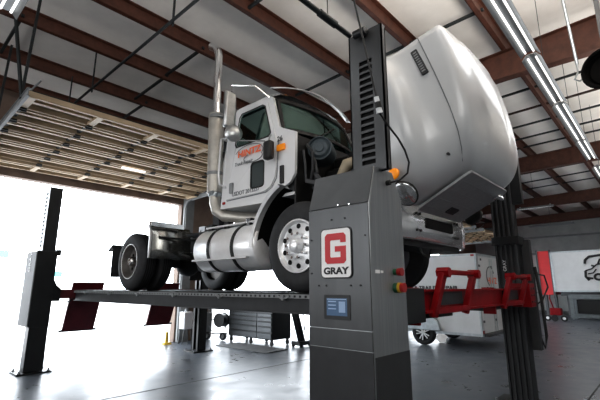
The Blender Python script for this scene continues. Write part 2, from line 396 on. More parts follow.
# display
dp = MB().prism(rrect(1.67, 1.425, 1.90, 1.595, .008), fYZ(2.333), 0, .006).build('display', 'greyd', cc)
MB().box((2.331, 1.695, 1.452), (2.334, 1.875, 1.572)).build('screen', 'lcd', dp)
b = MB()
for z in (1.545, 1.52, 1.495): b.box((2.3295, 1.79, z), (2.331, 1.86, z+.008))
b.box((2.3295, 1.71, 1.475), (2.331, 1.765, 1.55)); b.box((2.3295, 1.70, 1.562), (2.331, 1.87, 1.567)); b.build('screen_readout', 'bluegrey2', dp)
# side controls
e = MB().cyl((2.66, 1.5, 1.757), (2.66, 1.475, 1.757), .024).build('stop_button_collar', 'green', cc); MB().cyl((2.665, 1.478, 1.757), (2.665, 1.44, 1.757), .026, .03).build('stop_button', 'redbtn', e)
e = MB().cyl((2.66, 1.5, 1.645), (2.66, 1.47, 1.645), .036).build('switch_collar', 'green', cc)
MB().cyl((2.662, 1.472, 1.645), (2.662, 1.452, 1.645), .037).build('switch_ring', 'yellow', e); MB().cyl((2.665, 1.455, 1.645), (2.665, 1.425, 1.645), .034).build('switch_knob', 'redbtn', e)
b = MB(); b.box((2.40, 1.496, 1.742), (2.455, 1.5, 1.766)); b.box((2.47, 1.496, 1.746), (2.50, 1.5, 1.763)); b.build('label_sticker', 'signwhite', cc)
# conduit feeding the column
cf = thing('column_conduit', (1.5, 1.72, 3.72), 'dark horizontal conduit pipe running overhead to the top of the control column', 'pipe')
MB().tube([(-3, 1.72, 3.72), (2.5, 1.72, 3.72)], .022).build('pipe', 'darksteel', cf); MB().cyl((2.1, 1.72, 3.72), (2.3, 1.72, 3.72), .03).build('pipe_coupling', 'darksteel', cf)
MB().cyl((2.2, 1.72, 3.74), (2.2, 1.72, 6.75), .004, n=5).build('hanger_wire', 'darksteel', cf)
# cable with connector
cb = thing('power_cable', (2.28, 1.35, 2.9), 'black power cable hanging from the ceiling and looping into the control column', 'cable')
MB().tube([(1.95, 1.62, 6.7), (1.98, 1.45, 4.6), (2.04, 1.36, 3.6), (2.27, 1.35, 2.93)], .007).build('cord', 'blackpl', cb)
MB().cyl((2.262, 1.35, 2.95), (2.3, 1.35, 2.84), .017, .022).build('connector', 'silverink', cb); MB().cyl((2.275, 1.35, 2.915), (2.287, 1.35, 2.875), .023).build('connector_band', 'blackpl', cb)
lp = [(2.3, 1.35, 2.84), (2.37, 1.34, 2.78), (2.50, 1.33, 2.71), (2.60, 1.33, 2.64), (2.655, 1.33, 2.56), (2.66, 1.35, 2.48), (2.64, 1.41, 2.43), (2.61, 1.49, 2.42)]
MB().tube(lp, .0075).build('cord', 'blackpl', cb)
MB().cyl((2.61, 1.47, 2.42), (2.61, 1.505, 2.42), .02).build('cable_gland', 'blackpl', cb)

def lift_post(x, y, label, housing=True):
    # post centred on (x, y)
    t = thing('lift_post', (x, y, 0), label, 'lift post', 'lift posts')
    zt = 3.74 if housing else 3.3
    if housing:
        MB().box((x-.17, y-.13, .03), (x+.17, y+.11, .9)).build('lower_post', 'black', t, bevel=.006)
        MB().box((x-.20, y-.15, .87), (x+.17, y+.55, 2.38)).build('post_housing', 'black', t, bevel=.006)
        MB().box((x-.212, y-.13, .89), (x-.20, y+.54, 2.36)).build('cover_plate', 'cover', t)
    else:
        b = MB(); b.box((x-.12, y-.15, .03), (x+.12, y-.13, 2.4)); b.box((x+.1, y-.14, .03), (x+.12, y+.15, 2.4)); b.box((x-.12, y-.15, .03), (x-.10, y-.06, 2.4)); b.box((x-.12, y+.06, .03), (x-.10, y+.15, 2.4)); b.box((x-.12, y+.13, .03), (x+.12, y+.15, 2.4))
        b.build('lower_post', 'black', t)
    b = MB()
    sl = [(y-.045, 2.47+.085*k, y+.08, 2.47+.085*k+.05) for k in range(14 if housing else 9)]
    e = .12 if housing else .08
    b.plate([(y-.14, 2.36), (y+.16, 2.36), (y+.16, zt), (y-.14, zt)], [[(a, z0), (c, z0), (c, z1), (a, z1)] for a, z0, c, z1 in sl], fYZ(x-e), .012)
    b.box((x-e, y+.148, 2.36), (x+e, y+.16, zt))
    tw = b.build('tower', 'greypost' if housing else 'black', t)
    MB().box((x-e+.001, y-.142, 2.36), (x+e, y-.13, zt-.005)).box((x-e+.012, y-.13, 2.36), (x-e+.04, y+.145, zt-.04)).build('tower_back', 'black', tw)
    MB().box((x-.30, y-.25, 0), (x+.30, y+.25, .03)).build('base_plate', 'black', t, bevel=.004)
    for sx in (-.25, .25):
        for sy in (-.2, .2): MB().cyl((x+sx, y+sy, .03), (x+sx, y+sy, .085), .016, n=8).cyl((x+sx, y+sy, .03), (x+sx, y+sy, .05), .03, n=6).build('anchor_bolt', 'greyl', t)
    return t
p1 = lift_post(2.63, 9.63, 'black lift post with a perforated tower, at the left in front of the open door')
MB().box((2.79, 9.50, 2.30), (2.87, 9.64, 2.42)).build('limit_switch', 'black', p1)
text('GRAY', 'post_lettering', 'signwhite', p1, (2.414, 9.85, 1.95), (0, 0, 1), (0, 1, 0), .16)
p2 = lift_post(6.40, 9.5, 'black lift post standing on the floor beyond the runways, left of the tool chest', False)
# far front post, ribbed
p3 = thing('lift_post', (6.78, 1.76, 0), 'tall black ribbed lift post with hoses, right of the raised hood', 'lift post', 'lift posts')
MB().box((6.63, 1.66, .03), (6.86, 1.97, 2.3)).build('post_housing', 'black', p3, bevel=.006)
for y in (1.675, 1.745, 1.815, 1.885, 1.955):
    MB().box((6.595, y-.013, 0.03), (6.63, y+.013, 3.3)).build('rib', 'greyd', p3, bevel=.004)
MB().box((6.64, 1.67, 2.3), (6.82, 1.95, 3.3)).build('tower', 'black', p3, bevel=.004)
MB().box((6.66, 1.53, 2.9), (6.78, 1.67, 3.74)).build('tower_head', 'black', p3, bevel=.004)
MB().box((6.57, 1.62, 2.28), (6.9, 2.0, 2.40)).build('collar', 'black', p3, bevel=.004)
MB().box((6.86, 1.55, 0.75), (6.98, 1.67, 2.36)).build('side_channel', 'greyd', p3, bevel=.004)
MB().box((6.45, 1.45, 0), (7.1, 2.2, .03)).build('base_plate', 'black', p3)
for y in (1.5, 2.12): MB().cyl((6.5, y, .03), (6.5, y, .1), .018, n=8).build('anchor_bolt', 'greyl', p3)
text('GRAY', 'post_lettering', 'silverink', p3, (6.592, 1.85, 1.88), (0, 0, 1), (0, 1, 0), .065)
MB().tube([(6.95, 1.53, 1.95), (6.97, 1.50, 1.5), (6.97, 1.49, .95), (6.97, 1.52, .78), (6.97, 1.58, .95)], .022).build('hose', 'blackpl', p3)
MB().tube([(6.95, 1.55, 1.85), (7.05, 1.44, 1.82), (7.1, 1.42, 1.65), (7.02, 1.5, 1.45), (6.96, 1.56, 1.4)], .012).build('hose', 'blackpl', p3)

# runways
RB, RT = 1.365, 1.585
def runway(x0, x1, label):
    t = thing('lift_runway', (x0, 5.7, RB), label, 'lift runway', 'lift runways')
    y0, y1 = 1.73, 9.60
    b = MB(); b.box((x0, y0, RT-.012), (x1, y1, RT)); b.box((x0, y0, RB), (x0+.012, y1, RT)); b.box((x1-.012, y0, RB), (x1, y1, RT)); b.box((x0-.03, y0, RB), (x0+.06, y1, RB+.012)); b.box((x1-.06, y0, RB), (x1+.02, y1, RB+.012))
    b.box((x0, y0, RB), (x1, y0+.012, RT)); b.box((x0, y1-.012, RB), (x1, y1, RT)); b.box((x0-.035, y0, RT-.05), (x0, y1, RT-.038)); b.box((x0-.035, y0, RT-.05), (x0-.026, y1, RT-.02))
    b.build('deck', 'greyd', t)
    hs = []; k = y0+.1
    while k < y1-.1: hs.append([(k, RT-.047), (k+.035, RT-.047), (k+.035, RT-.024), (k, RT-.024)]); k += .08
    MB().plate([(y0, RT-.056), (y1, RT-.056), (y1, RT-.012), (y0, RT-.012)], hs, fYZ(x0-.041), .004).build('perforated_strip', 'dull', t)
    for y in (2.1, 3.22, 4.39, 5.52, 6.66, 7.8, 8.95):
        MB().bar((x0-.045, y-.09, RT-.035), (x0-.045, y, RT-.068), .012, .018).bar((x0-.045, y, RT-.068), (x0-.045, y+.09, RT-.035), .012, .018).cyl((x0-.06, y, RT-.06), (x0-.02, y, RT-.06), .022).build('clip', 'greyl', t)
    # tilted approach ramp doubling as rear stop
    e = [(9.90, 1.70), (10.22, .66)]
    r = MB().prism([(9.80, 1.75), (9.86, 1.755), (10.24, .70), (10.18, .69)], fYZ(x0-.0), 0, x1-x0).build('approach_ramp', 'redd', t, bevel=.004)
    MB().cyl((x0-.06, 10.21, .69), (x1+.06, 10.21, .69), .025).build('ramp_roller', 'black', r)
    MB().cyl((x0-.02, 9.83, 1.52), (x1+.02, 9.83, 1.52), .03).build('ramp_hinge', 'greyd', r)
    # red front wheel stop
    ye = 1.60
    MB().box((x0-.06, y0-.12, RB-.03), (x0-.02, y0+.02, RT+.06)).build('end_plate', 'red', t, bevel=.004)
    xa, xb = x0+.19, x0+.92
    s = MB()
    for xx in (xa, xb): s.bar((xx-.04, ye-.02, RB+.03), (xx, ye-.12, RT+.19), .085, .055, up=(0, 1, 0))
    s.bar((xa-.02, ye-.12, RT+.195), (xb+.03, ye-.12, RT+.195), .05, .045)
    ws = s.build('wheel_stop', 'red', t, bevel=.01)
    for xx in (xa, xb): MB().lathe((xx, ye-.17, RT+.19), (0, 1, 0), [(-.01, .0), (-.01, .045), (.10, .045), (.10, 0)], n=6, close=False).build('pivot_cap', 'red', ws)
    return t
r1 = runway(3.28, 3.95, 'near dark steel lift runway carrying the wheels on the camera side')
r2 = runway(5.25, 5.92, 'far dark steel lift runway behind the near one')
# cross beams
cbf = thing('lift_crossbeam', (4.9, 1.6, 1.42), 'bright red lift crossbeam between control column and the ribbed black post', 'crossbeam', 'lift crossbeams')
b = MB(); b.box((3.27, 1.56, 1.43), (6.3, 1.70, 1.45)); b.box((3.27, 1.56, 1.61), (6.3, 1.70, 1.63)); b.box((3.27, 1.60, 1.43), (6.3, 1.615, 1.63)); 
b.build('beam', 'red', cbf, bevel=.002)
for x0, x1 in ((3.50, 4.14), (5.47, 6.1)):
    MB().box((x0, 1.585, 1.49), (x1, 1.60, 1.61)).build('recess_plate', 'greyd', cbf); MB().box((x0-.05, 1.535, 1.42), (x1+.04, 1.60, 1.475)).build('lower_rail', 'red', cbf, bevel=.006)
MB().box((6.30, 1.48, 1.38), (6.56, 1.72, 1.70)).build('end_bracket', 'red', cbf, bevel=.006)
for z in (1.45, 1.54, 1.63):
    for x in (6.36, 6.48): MB().cyl((x, 1.47, z), (x, 1.485, z), .014, n=8).build('bolt', 'greyd', cbf)
MB().box((2.86, 1.53, 1.37), (3.19, 1.74, 1.64)).build('slider_carriage', 'black', cbf, bevel=.006)
MB().box((3.46, 1.6, 1.385), (3.9, 1.7, 1.43)).build('under_bracket', 'blackpl', cbf)
cbr = thing('lift_crossbeam', (4.6, 9.62, 1.42), 'dark red lift crossbeam joined to the post by the open door', 'crossbeam', 'lift crossbeams')
MB().box((2.82, 9.62, 1.41), (6.26, 9.78, 1.60)).build('beam', 'redd', cbr, bevel=.004)
MB().prism([(2.80, 1.36), (2.98, 1.36), (2.98, 1.62), (2.90, 1.68), (2.80, 1.86)], fXZ(9.60), 0, .1).build('gusset', 'black', cbr)
MB().tube([(2.98, 9.52, 1.40), (3.05, 9.52, 1.35), (3.15, 9.52, 1.35), (3.22, 9.52, 1.42)], .012).build('hose', 'blackpl', cbr)

# ------------------------------------------------------------------ truck
TX = 4.6
T = thing('semi_truck', (TX, 5.3, RT), 'white day cab semi truck with its hood tilted open, raised on the lift', 'truck')
mir = lambda x: 2*TX - x
def tire(cx, cy, r, w, parent, rim, hub):
    # cx is outer sidewall X (near side faces -X when w > 0)
    s = 1 if w > 0 else -1; w = abs(w); cz = RT + r
    prof = [(.0+.012, r*.60), (0, r*.66), (-.0, r*.80), (.02, r*.93), (.045, r*.985), (.075, r), (w-.075, r), (w-.045, r*.985), (w-.02, r*.93), (w, r*.8), (w, r*.66), (w-.012, r*.60), (w*.5, r*.58)]
    b = MB(); b.lathe((cx, cy, cz), (s, 0, 0), prof, n=56)
    t = b.build('tire', 'rubber', parent)
    g = MB()
    for q in (.30, .43, .57, .70): g.lathe((cx, cy, cz), (s, 0, 0), [(w*q-.006, r+.0015), (w*q+.006, r+.0015), (w*q+.006, r-.01), (w*q-.006, r-.01)], n=56)
    g.build('tread_groove', 'slot', t)
    return t, s, cz
def front_wheel(cx, cy, w):
    t, s, cz = tire(cx, cy, .535, w, T, 0, 0)
    c = (cx, cy, cz); ax = (s, 0, 0)
    rim = MB().lathe(c, ax, [(.015, .315), (-.008, .315), (-.01, .298), (.02, .285), (.035, .27), (.028, .23), (.018, .17), (.012, .12), (.012, .02), (.10, .02), (.12, .25), (.14, .30)], n=48).build('rim', 'alu', t)
    for k in range(10):
        a = 2*PI*(k+.5)/10; y = cy+.232*math.cos(a); z = cz+.232*math.sin(a)
        MB().cyl((cx+s*.020, y, z), (cx+s*.05, y, z), .030, n=14).build('hand_hole', 'slot', rim)
    for k in range(10):
        a = 2*PI*k/10; y = cy+.143*math.cos(a); z = cz+.143*math.sin(a)
        MB().cyl((cx-s*.045, y, z), (cx+s*.02, y, z), .018, .023, n=8).build('lug_nut', 'chrome', rim)
    MB().lathe(c, ax, [(-.10, 0), (-.10, .04), (-.085, .07), (-.03, .085), (.015, .095), (.03, .095)], n=24, close=False).build('hub', 'alu', rim)
def rear_wheel(cx, cy, w, outer):
    t, s, cz = tire(cx, cy, .525, w, T, 0, 0)
    c = (cx, cy, cz); ax = (s, 0, 0)
    if outer:
        rim = MB().lathe(c, ax, [(.015, .32), (-.006, .32), (-.006, .305), (.03, .295), (.13, .275), (.155, .24), (.15, .12), (.15, .02), (.2, .02), (.2, .3)], n=48).build('rim', 'steelrim', t)
        MB().lathe(c, ax, [(-.007, .318), (-.007, .306), (.0, .303), (.0, .318)], n=48).build('rim_edge', 'alu', rim)
        for k in range(5):
            a = 2*PI*(k+.5)/5; y = cy+.205*math.cos(a); z = cz+.205*math.sin(a); MB().cyl((cx+s*.145, y, z), (cx+s*.17, y, z), .036, n=12).build('hand_hole', 'slot', rim)
        for k in range(10):
            a = 2*PI*k/10; MB().cyl((cx+s*.11, cy+.143*math.cos(a), cz+.143*math.sin(a)), (cx+s*.16, cy+.143*math.cos(a), cz+.143*math.sin(a)), .016, n=6).build('lug_nut', 'steelrim', rim)
        MB().lathe(c, ax, [(.0, 0), (.0, .065), (.03, .085), (.15, .095), (.16, .0)], n=24, close=False).build('hub', 'stainless', rim)
    else:
        MB().lathe(c, ax, [(.02, .32), (.1, .28), (.1, .02), (.2, .02), (.2, .3)], n=32).build('rim', 'steelrim', t)
FY, RY = 3.17, 7.35
front_wheel(3.41, FY, .28); front_wheel(mir(3.41), FY, -.28)
for w_, o_ in ((3.36, True), (3.69, False)):
    rear_wheel(w_, RY, .29, o_); rear_wheel(mir(w_), RY, -.29, o_)
# chassis
for x in (4.17, 5.03): MB().box((x-.04, 2.15, 2.28), (x+.04, 8.35, 2.56)).build('frame_rail', 'blackpl', T, bevel=.005)
MB().cyl((3.9, RY, 2.11), (5.3, RY, 2.11), .09).ball((4.6, RY, 2.11), .25, .25, .25).build('drive_axle', 'blackpl', T)
MB().bar((3.72, FY, 2.07), (5.48, FY, 2.07), .12, .12).build('front_axle', 'blackpl', T)
MB().cyl((4.6, 5.0, 2.3), (4.6, RY, 2.15), .05).build('drive_shaft', 'blackpl', T)
b = MB(); 
for y in (2.3, 4.8, 5.9, 6.6, 8.3): b.box((4.13, y-.06, 2.3), (5.07, y+.06, 2.5))
b.build('frame_crossmember', 'blackpl', T)
MB().prism(rrect(4.15, 6.95, 5.05, 7.85, .3), fXY(2.62), 0, .08).build('fifth_wheel', 'greyd', T)
MB().box((3.75, 5.05, 2.5), (5.45, 6.1, 2.54)).build('deck_plate', 'greyd', T)
MB().box((3.95, 5.2, 2.05), (4.12, 5.75, 2.5)).build('battery_box', 'blackpl', T, bevel=.01); MB().box((5.1, 5.3, 2.05), (5.45, 6.2, 2.5)).build('battery_box', 'blackpl', T, bevel=.01)
MB().box((3.95, 3.6, 1.95), (5.25, 5.0, 2.3)).build('transmission', 'blackpl', T, bevel=.05)
MB().box((3.72, 5.15, 2.3), (3.95, 5.5, 2.62)).build('air_tank_bracket', 'blackpl', T, bevel=.01)
MB().cyl((4.38, 5.7, 2.05), (4.38, 6.5, 2.05), .13).build('air_tank', 'blackpl', T)
MB().box((3.40, 8.2, 1.84), (3.95, 8.22, 2.42)).build('mud_flap', 'rubber', T); MB().box((5.25, 8.28, 1.80), (5.9, 8.30, 2.45)).build('mud_flap', 'rubber', T)
MB().prism([(8.2, 2.42), (8.26, 2.42), (8.42, 2.36), (8.2, 2.48)], fYZ(3.38), 0, .8).box((4.1, 8.2, 2.4), (5.95, 8.27, 2.5)).build('flap_bracket', 'blackpl', T)
# quarter fenders
for sgn in (0, 1):
    m = (lambda x: x) if not sgn else mir
    prof = [(6.53, 2.13), (6.53, 2.3), (6.535, 2.5), (6.55, 2.62), (6.60, 2.70), (6.72, 2.73), (6.9, 2.74)]
    rows = [[(m(x), y, z) for y, z in prof] for x in (3.33, 4.12)]
    q = MB().grid(rows).build('quarter_fender', 'fender', T, solid=.006, smooth=60)
    rows = [[(m(x), y-.008, z+.006) for y, z in prof] for x in (3.30, 3.34)]
    MB().grid(rows).build('fender_trim', 'white', q, solid=.02, smooth=60)
    MB().tube([(m(3.45), 6.49, 2.5), (m(4.15), 6.4, 2.48)], .02).build('fender_bracket', 'blackpl', q)
    MB().box((min(m(3.29), m(3.93)), 6.48, 2.67), (max(m(3.29), m(3.93)), 6.56, 2.76)).build('fender_step', 'stainless', q, bevel=.005)
# fuel tank
def tank(m):
    c = (m(3.76), 3.98, 2.2)
    k = MB().lathe(c, (0, 1, 0), [(0, 0), (-.02, .2), (0, .315), (.02, .33), (1.38, .33), (1.40, .315), (1.42, .2), (1.40, 0)], n=48, close=False).build('fuel_tank', 'alutank', T, smooth=50)
    for y in (4.42, 4.98):
        MB().lathe((m(3.76), y, 2.2), (0, 1, 0), [(-.03, .332), (.03, .332), (.03, .342), (-.03, .342)], n=48).build('tank_strap', 'blackpl', k)
        MB().box((m(3.98)-.12, y-.04, 2.1), (m(3.98)+.12, y+.04, 2.5)).build('tank_bracket', 'blackpl', k)
    x0 = m(3.405); 
    MB().box((min(x0, x0+.0)-.03, 4.05, 2.02), (x0+.03, 5.3, 2.045)).build('tank_step', 'alu', k)
    MB().box((m(3.72)-.12, 4.1, 2.532), (m(3.72)+.12, 5.3, 2.555)).build('top_step', 'alu', k)
    for y in (4.25, 4.75, 5.15): MB().box((m(3.66)-.05, y, 2.5), (m(3.66)+.05, y+.1, 2.6)).build('step_bracket', 'blackpl', k)
    MB().cyl((m(3.66), 4.3, 2.5), (m(3.63), 4.3, 2.6), .05).build('filler_cap', 'chrome', k)
tank(lambda x: x); tank(mir)

# --- cab
def cx_(z, near=True):
    x = 3.58 + .13*max(0, z-3.5)/.9
    return x if near else mir(x)
side = [(4.92, 2.80), (4.92, 4.22), (4.86, 4.36), (4.72, 4.42), (4.02, 4.42), (3.93, 4.36), (3.71, 3.82), (3.63, 3.77), (3.38, 3.65), (3.37, 3.08), (3.45, 2.97), (3.58, 2.92), (3.75, 2.76)]
win = [(4.62, 3.78), (4.62, 4.22), (4.58, 4.27), (4.12, 4.27), (4.06, 4.24), (3.86, 3.76), (3.88, 3.72), (4.58, 3.72)]
low = rrect(3.935, 3.0, 4.205, 3.37, .05)
win_cab = [(4.64, 3.70), (4.64, 4.29), (4.10, 4.29), (3.83, 3.70)]
cabm = MB()
for near in (True, False):
    d = .04 if near else -.04
    cabm.plate(side, [win_cab, [(3.92, 2.98), (4.22, 2.98), (4.22, 3.39), (3.92, 3.39)]], lambda a, b_, t, n=near: (cx_(b_, n)+t, a, b_), d)
# rear wall, floor, roof
zs = [2.8, 3.5, 4.22, 4.36, 4.42]; ysr = [4.92, 4.92, 4.92, 4.86, 4.72]
cabm.grid([[(cx_(z, True)+.01, y-.01, z), (cx_(z, False)-.01, y-.01, z)] for z, y in zip(zs, ysr)])
def roofrow(y, z, bul):
    xa = cx_(z, True)+.0; xb = mir(xa); n = 12
    return [(xa+(xb-xa)*k/n, y, z+bul*(1-(2*k/n-1)**4)) for k in range(n+1)]
cabm.grid([roofrow(4.86, 4.36, .02), roofrow(4.72, 4.42, .10), roofrow(4.4, 4.43, .14), roofrow(4.02, 4.42, .15), roofrow(3.93, 4.37, .16)])

cabm.box((3.60, 3.4, 2.80), (5.60, 4.9, 2.84)); cabm.box((3.62, 3.42, 3.50), (5.58, 3.72, 3.53))
cab = cabm.build('cab', 'white', T, smooth=40)
# interior dark lining
b = MB(); b.box((3.66, 4.84, 2.86), (5.54, 4.88, 4.3)); b.box((3.66, 3.45, 2.86), (5.54, 4.88, 2.88)); b.box((3.68, 3.44, 2.86), (5.52, 3.72, 3.55)); b.box((3.8, 4.0, 4.36), (5.4, 4.85, 4.4))
b.build('interior_trim', 'seat', cab)
for x in (3.95, 5.05):
    b = MB(); b.box((x, 4.25, 2.88), (x+.5, 4.75, 3.3)); b.bar((x+.25, 4.65, 3.3), (x+.25, 4.76, 4.05), .46, .12, up=(0, 1, 0)); b.build('seat', 'seat', cab, bevel=.04)
MB().lathe((5.25, 3.98, 3.62), (0, .75, .6), [(-.012, .21), (.012, .21), (.012, .23), (-.012, .23)], n=28).build('steering_wheel', 'blackpl', cab)
# windscreen
def wrow(y, z, bul, e=0):
    xa = cx_(z, True)+.055+e; xb = mir(xa); n = 14
    return [(xa+(xb-xa)*k/n, y-bul*(1-(2*k/n-1)**2), z) for k in range(n+1)]
MB().grid([wrow(3.71, 3.77, .2), wrow(3.82, 4.05, .19), wrow(3.94, 4.36, .15)]).build('windshield', 'glass', cab, smooth=60)
g = MB(); o1 = [wrow(3.695, 3.76, .2), wrow(3.925, 4.37, .15)]; i1 = [wrow(3.725, 3.83, .2, .07), wrow(3.90, 4.30, .15, .07)]
for a_, b_ in ((o1[0], i1[0]), (i1[1], o1[1])): g.grid([a_, b_])
g.grid([[o1[0][0], i1[0][0]], [o1[1][0], i1[1][0]]]); g.grid([[o1[0][-1], i1[0][-1]], [o1[1][-1], i1[1][-1]]])
g.build('windshield_seal', 'blackpl', cab, solid=.012, smooth=60)
for x in (4.25, 5.1): MB().tube([(x, 3.47, 3.80), (x+.3, 3.53, 3.98), (x+.42, 3.56, 4.05)], .012, n=6).build('wiper', 'blackpl', cab)
# sun visor over the windscreen
n = 14; vis = []
for dy, dz in ((0, 0), (-.05, -.01), (-.09, -.035)):
    vis.append([(3.66+(1.9)*k/n, 3.95+dy-.08*(1-(2*k/n-1)**2), 4.50+.06*k/n+dz+.17*(1-(2*k/n-1)**2)) for k in range(n+1)])
MB().grid(vis).build('sun_visor', 'white', T, solid=.015, smooth=60)
for k in (4.2, 4.6, 5.0): MB().ball((k, 4.2, 4.62), .06, .09, .04).build('marker_light', 'amber', T)
# doors with window, lettering
for near in (True, False):
    s = 1 if near else -1; X = lambda z: cx_(z, near)
    dr = [(4.76, 2.92), (4.76, 4.30), (4.72, 4.335), (4.06, 4.335), (4.02, 4.31), (3.72, 3.62), (3.70, 3.2), (3.72, 3.08), (3.80, 2.97), (3.92, 2.92)]
    b = MB(); b.plate(dr, [win, low], lambda a, b_, t: (X(b_)-s*.02+s*t, a, b_), .018)
    D = b.build('cab_door', 'white', T)
    MB().plate(win, [], lambda a, b_, t: (X(b_)-s*.008+s*t, a, b_), .004).build('door_window', 'glassd', D)
    MB().plate(low, [], lambda a, b_, t: (X(b_)-s*.012+s*t, a, b_), .004).build('lower_window', 'lowglass', D)
    MB().plate(rrect(3.925, 2.99, 4.215, 3.38, .055), [rrect(3.945, 3.01, 4.195, 3.36, .045)], lambda a, b_, t: (X(b_)-s*.026+s*t, a, b_), .008).build('lower_window_seal', 'blackpl', D)
    MB().plate([(4.64, 3.76), (4.64, 4.23), (4.59, 4.29), (4.11, 4.29), (4.045, 4.25), (3.84, 3.76), (3.86, 3.70), (4.6, 3.70)], [win], lambda a, b_, t: (X(b_)-s*.025+s*t, a, b_), .006).build('window_seal', 'blackpl', D)
    MB().plate(rrect(4.60, 3.0, 4.68, 3.16, .015), [], lambda a, b_, t: (X(b_)-s*.035+s*t, a, b_), .015).build('door_handle', 'dull', D)
    # black seam line
    MB().plate([(4.772, 2.91), (4.772, 4.30), (4.765, 4.30), (4.765, 2.912)], [], lambda a, b_, t: (X(b_)-s*.004+s*t, a, b_), .004).build('door_seam', 'greyink', D)
    off = [(3.685, 3.6), (3.685, 3.2), (3.70, 3.07), (3.785, 2.955), (3.91, 2.905), (4.76, 2.905)]
    for p, q in zip(off, off[1:]): 
        MB().bar((X(p[1])-s*.003, p[0], p[1]), (X(q[1])-s*.003, q[0], q[1]), .008, .012).build('door_seam', 'greyink', D)
    if near:
        rt = (0, -1, 0); up = (0, 0, 1); xx = 3.556
        text('HINTZ', 'door_lettering', 'orange', D, (xx, 4.52, 3.56), rt, (0, .12, 1), .135, shear=.15, xs=1.25, bold=.03)
        text('Truck Repair', 'door_lettering', 'greyink', D, (xx, 4.58, 3.42), rt, up, .075, shear=.2)
        text('USDOT 2013237', 'door_lettering', 'greyink', D, (xx, 4.62, 2.975), rt, up, .085)
        a = [(xx, 4.27+.31*math.cos(R(q)), 3.54+.13*math.sin(R(q))) for q in range(20, 205, 12)]; MB().tube(a, .006, n=6).build('door_logo_arc', 'greyink', D)
        a = [(xx, 4.17+.2*math.cos(R(q)), 3.46+.07*math.sin(R(q))) for q in range(150, 420, 14)]; MB().tube(a, .006, n=6).build('door_logo_arc', 'greyink', D)
# cowl details
text('26', 'cab_number', 'ink', T, (3.566, 3.685, 3.60), (0, -1, 0), (0, 0, 1), .10)
MB().box((3.55, 3.54, 3.43), (3.585, 3.69, 3.52)).build('turn_lamp', 'amber', T, bevel=.012)
MB().box((3.555, 3.56, 2.97), (3.585, 3.63, 3.22)).build('cowl_vent', 'blackpl', T, bevel=.012)
MB().box((3.56, 4.80, 2.86), (3.585, 4.86, 2.90)).build('side_marker', 'redbtn', T, bevel=.01)
# mirrors (both sides)
for near in (True, False):
    m = (lambda x: x) if near else mir; s = 1 if near else -1
    mm = MB().box((min(m(3.22), m(3.42)), 4.40, 3.90), (max(m(3.22), m(3.42)), 4.48, 4.47)).build('mirror', 'mirrorback', T, bevel=.03)
    MB().tube([(m(3.36), 4.46, 4.5), (m(3.36), 4.46, 4.6), (m(3.5), 4.1, 4.52), (m(3.68), 3.98, 4.36)], .014, n=8).build('mirror_arm', 'chrome', mm)
    MB().tube([(m(3.36), 4.36, 3.92), (m(3.36), 4.36, 3.70), (m(3.6), 3.95, 3.66)], .010, n=8).build('mirror_arm', 'dull', mm)
    MB().lathe((m(3.33), 4.34, 3.80), (.45*s, .85, 0), [(-.06, 0), (-.052, .06), (-.025, .11), (.0, .13), (.02, .125), (.02, 0)], n=28, close=False).build('convex_mirror', 'mirrorback', mm)
    mb = MB().box((min(m(3.40), m(3.5)), 3.66, 3.30), (max(m(3.40), m(3.5)), 3.80, 3.56)).build('look_down_mirror', 'blackpl', T, bevel=.03)
    MB().tube([(m(3.46), 3.74, 3.56), (m(3.5), 3.76, 3.66), (m(3.6), 3.85, 3.72)], .012, n=8).build('mirror_arm', 'dull', mb)
    MB().tube([(m(3.57), 4.84, 3.92), (m(3.48), 4.84, 3.88), (m(3.46), 4.84, 3.3), (m(3.48), 4.83, 3.16), (m(3.58), 4.81, 3.12)], .016, n=8).build('grab_handle', 'white', T)
# exhaust
ex = MB().cyl((3.66, 5.19, 3.1), (3.66, 5.25, 4.47), .128, n=28).build('muffler', 'muffler', T, bevel=.02)
MB().tube([(3.66, 5.25, 4.45), (3.66, 5.26, 5.56), (3.655, 5.285, 5.66), (3.635, 5.34, 5.74), (3.60, 5.43, 5.80)], .066, n=20).build('exhaust_stack', 'chrome', ex)
MB().tube([(3.602, 5.425, 5.797), (3.598, 5.435, 5.803)], .058, n=20).build('stack_mouth', 'slot', ex)
MB().tube([(3.66, 5.18, 3.12), (3.66, 5.18, 2.95), (3.66, 5.12, 2.82), (3.70, 4.98, 2.72), (3.85, 4.7, 2.68), (4.1, 4.3, 2.65)], .088, n=18).build('exhaust_elbow', 'muffler', ex)
for z in (4.38, 3.4): MB().cyl((3.66, 5.2, z), (3.66, 5.2, z+.05), .136, n=28).build('muffler_clamp', 'dull', ex)
MB().cyl((3.66, 5.185, 3.05), (3.66, 5.185, 3.12), .108, n=20).cyl((3.55, 5.1, 3.09), (3.55, 5.16, 3.09), .03).cyl((3.62, 5.07, 3.06), (3.62, 5.12, 3.06), .03).build('pipe_clamp', 'galv', ex)
MB().box((3.72, 5.14, 2.5), (3.86, 5.3, 4.0)).box((3.74, 5.0, 3.7), (3.84, 5.2, 3.8)).build('exhaust_bracket', 'greyd', ex)
MB().tube([(3.8, 4.99, 3.9), (3.95, 5.25, 3.2), (4.2, 5.3, 2.7)], .03).build('air_hose', 'blackpl', T)
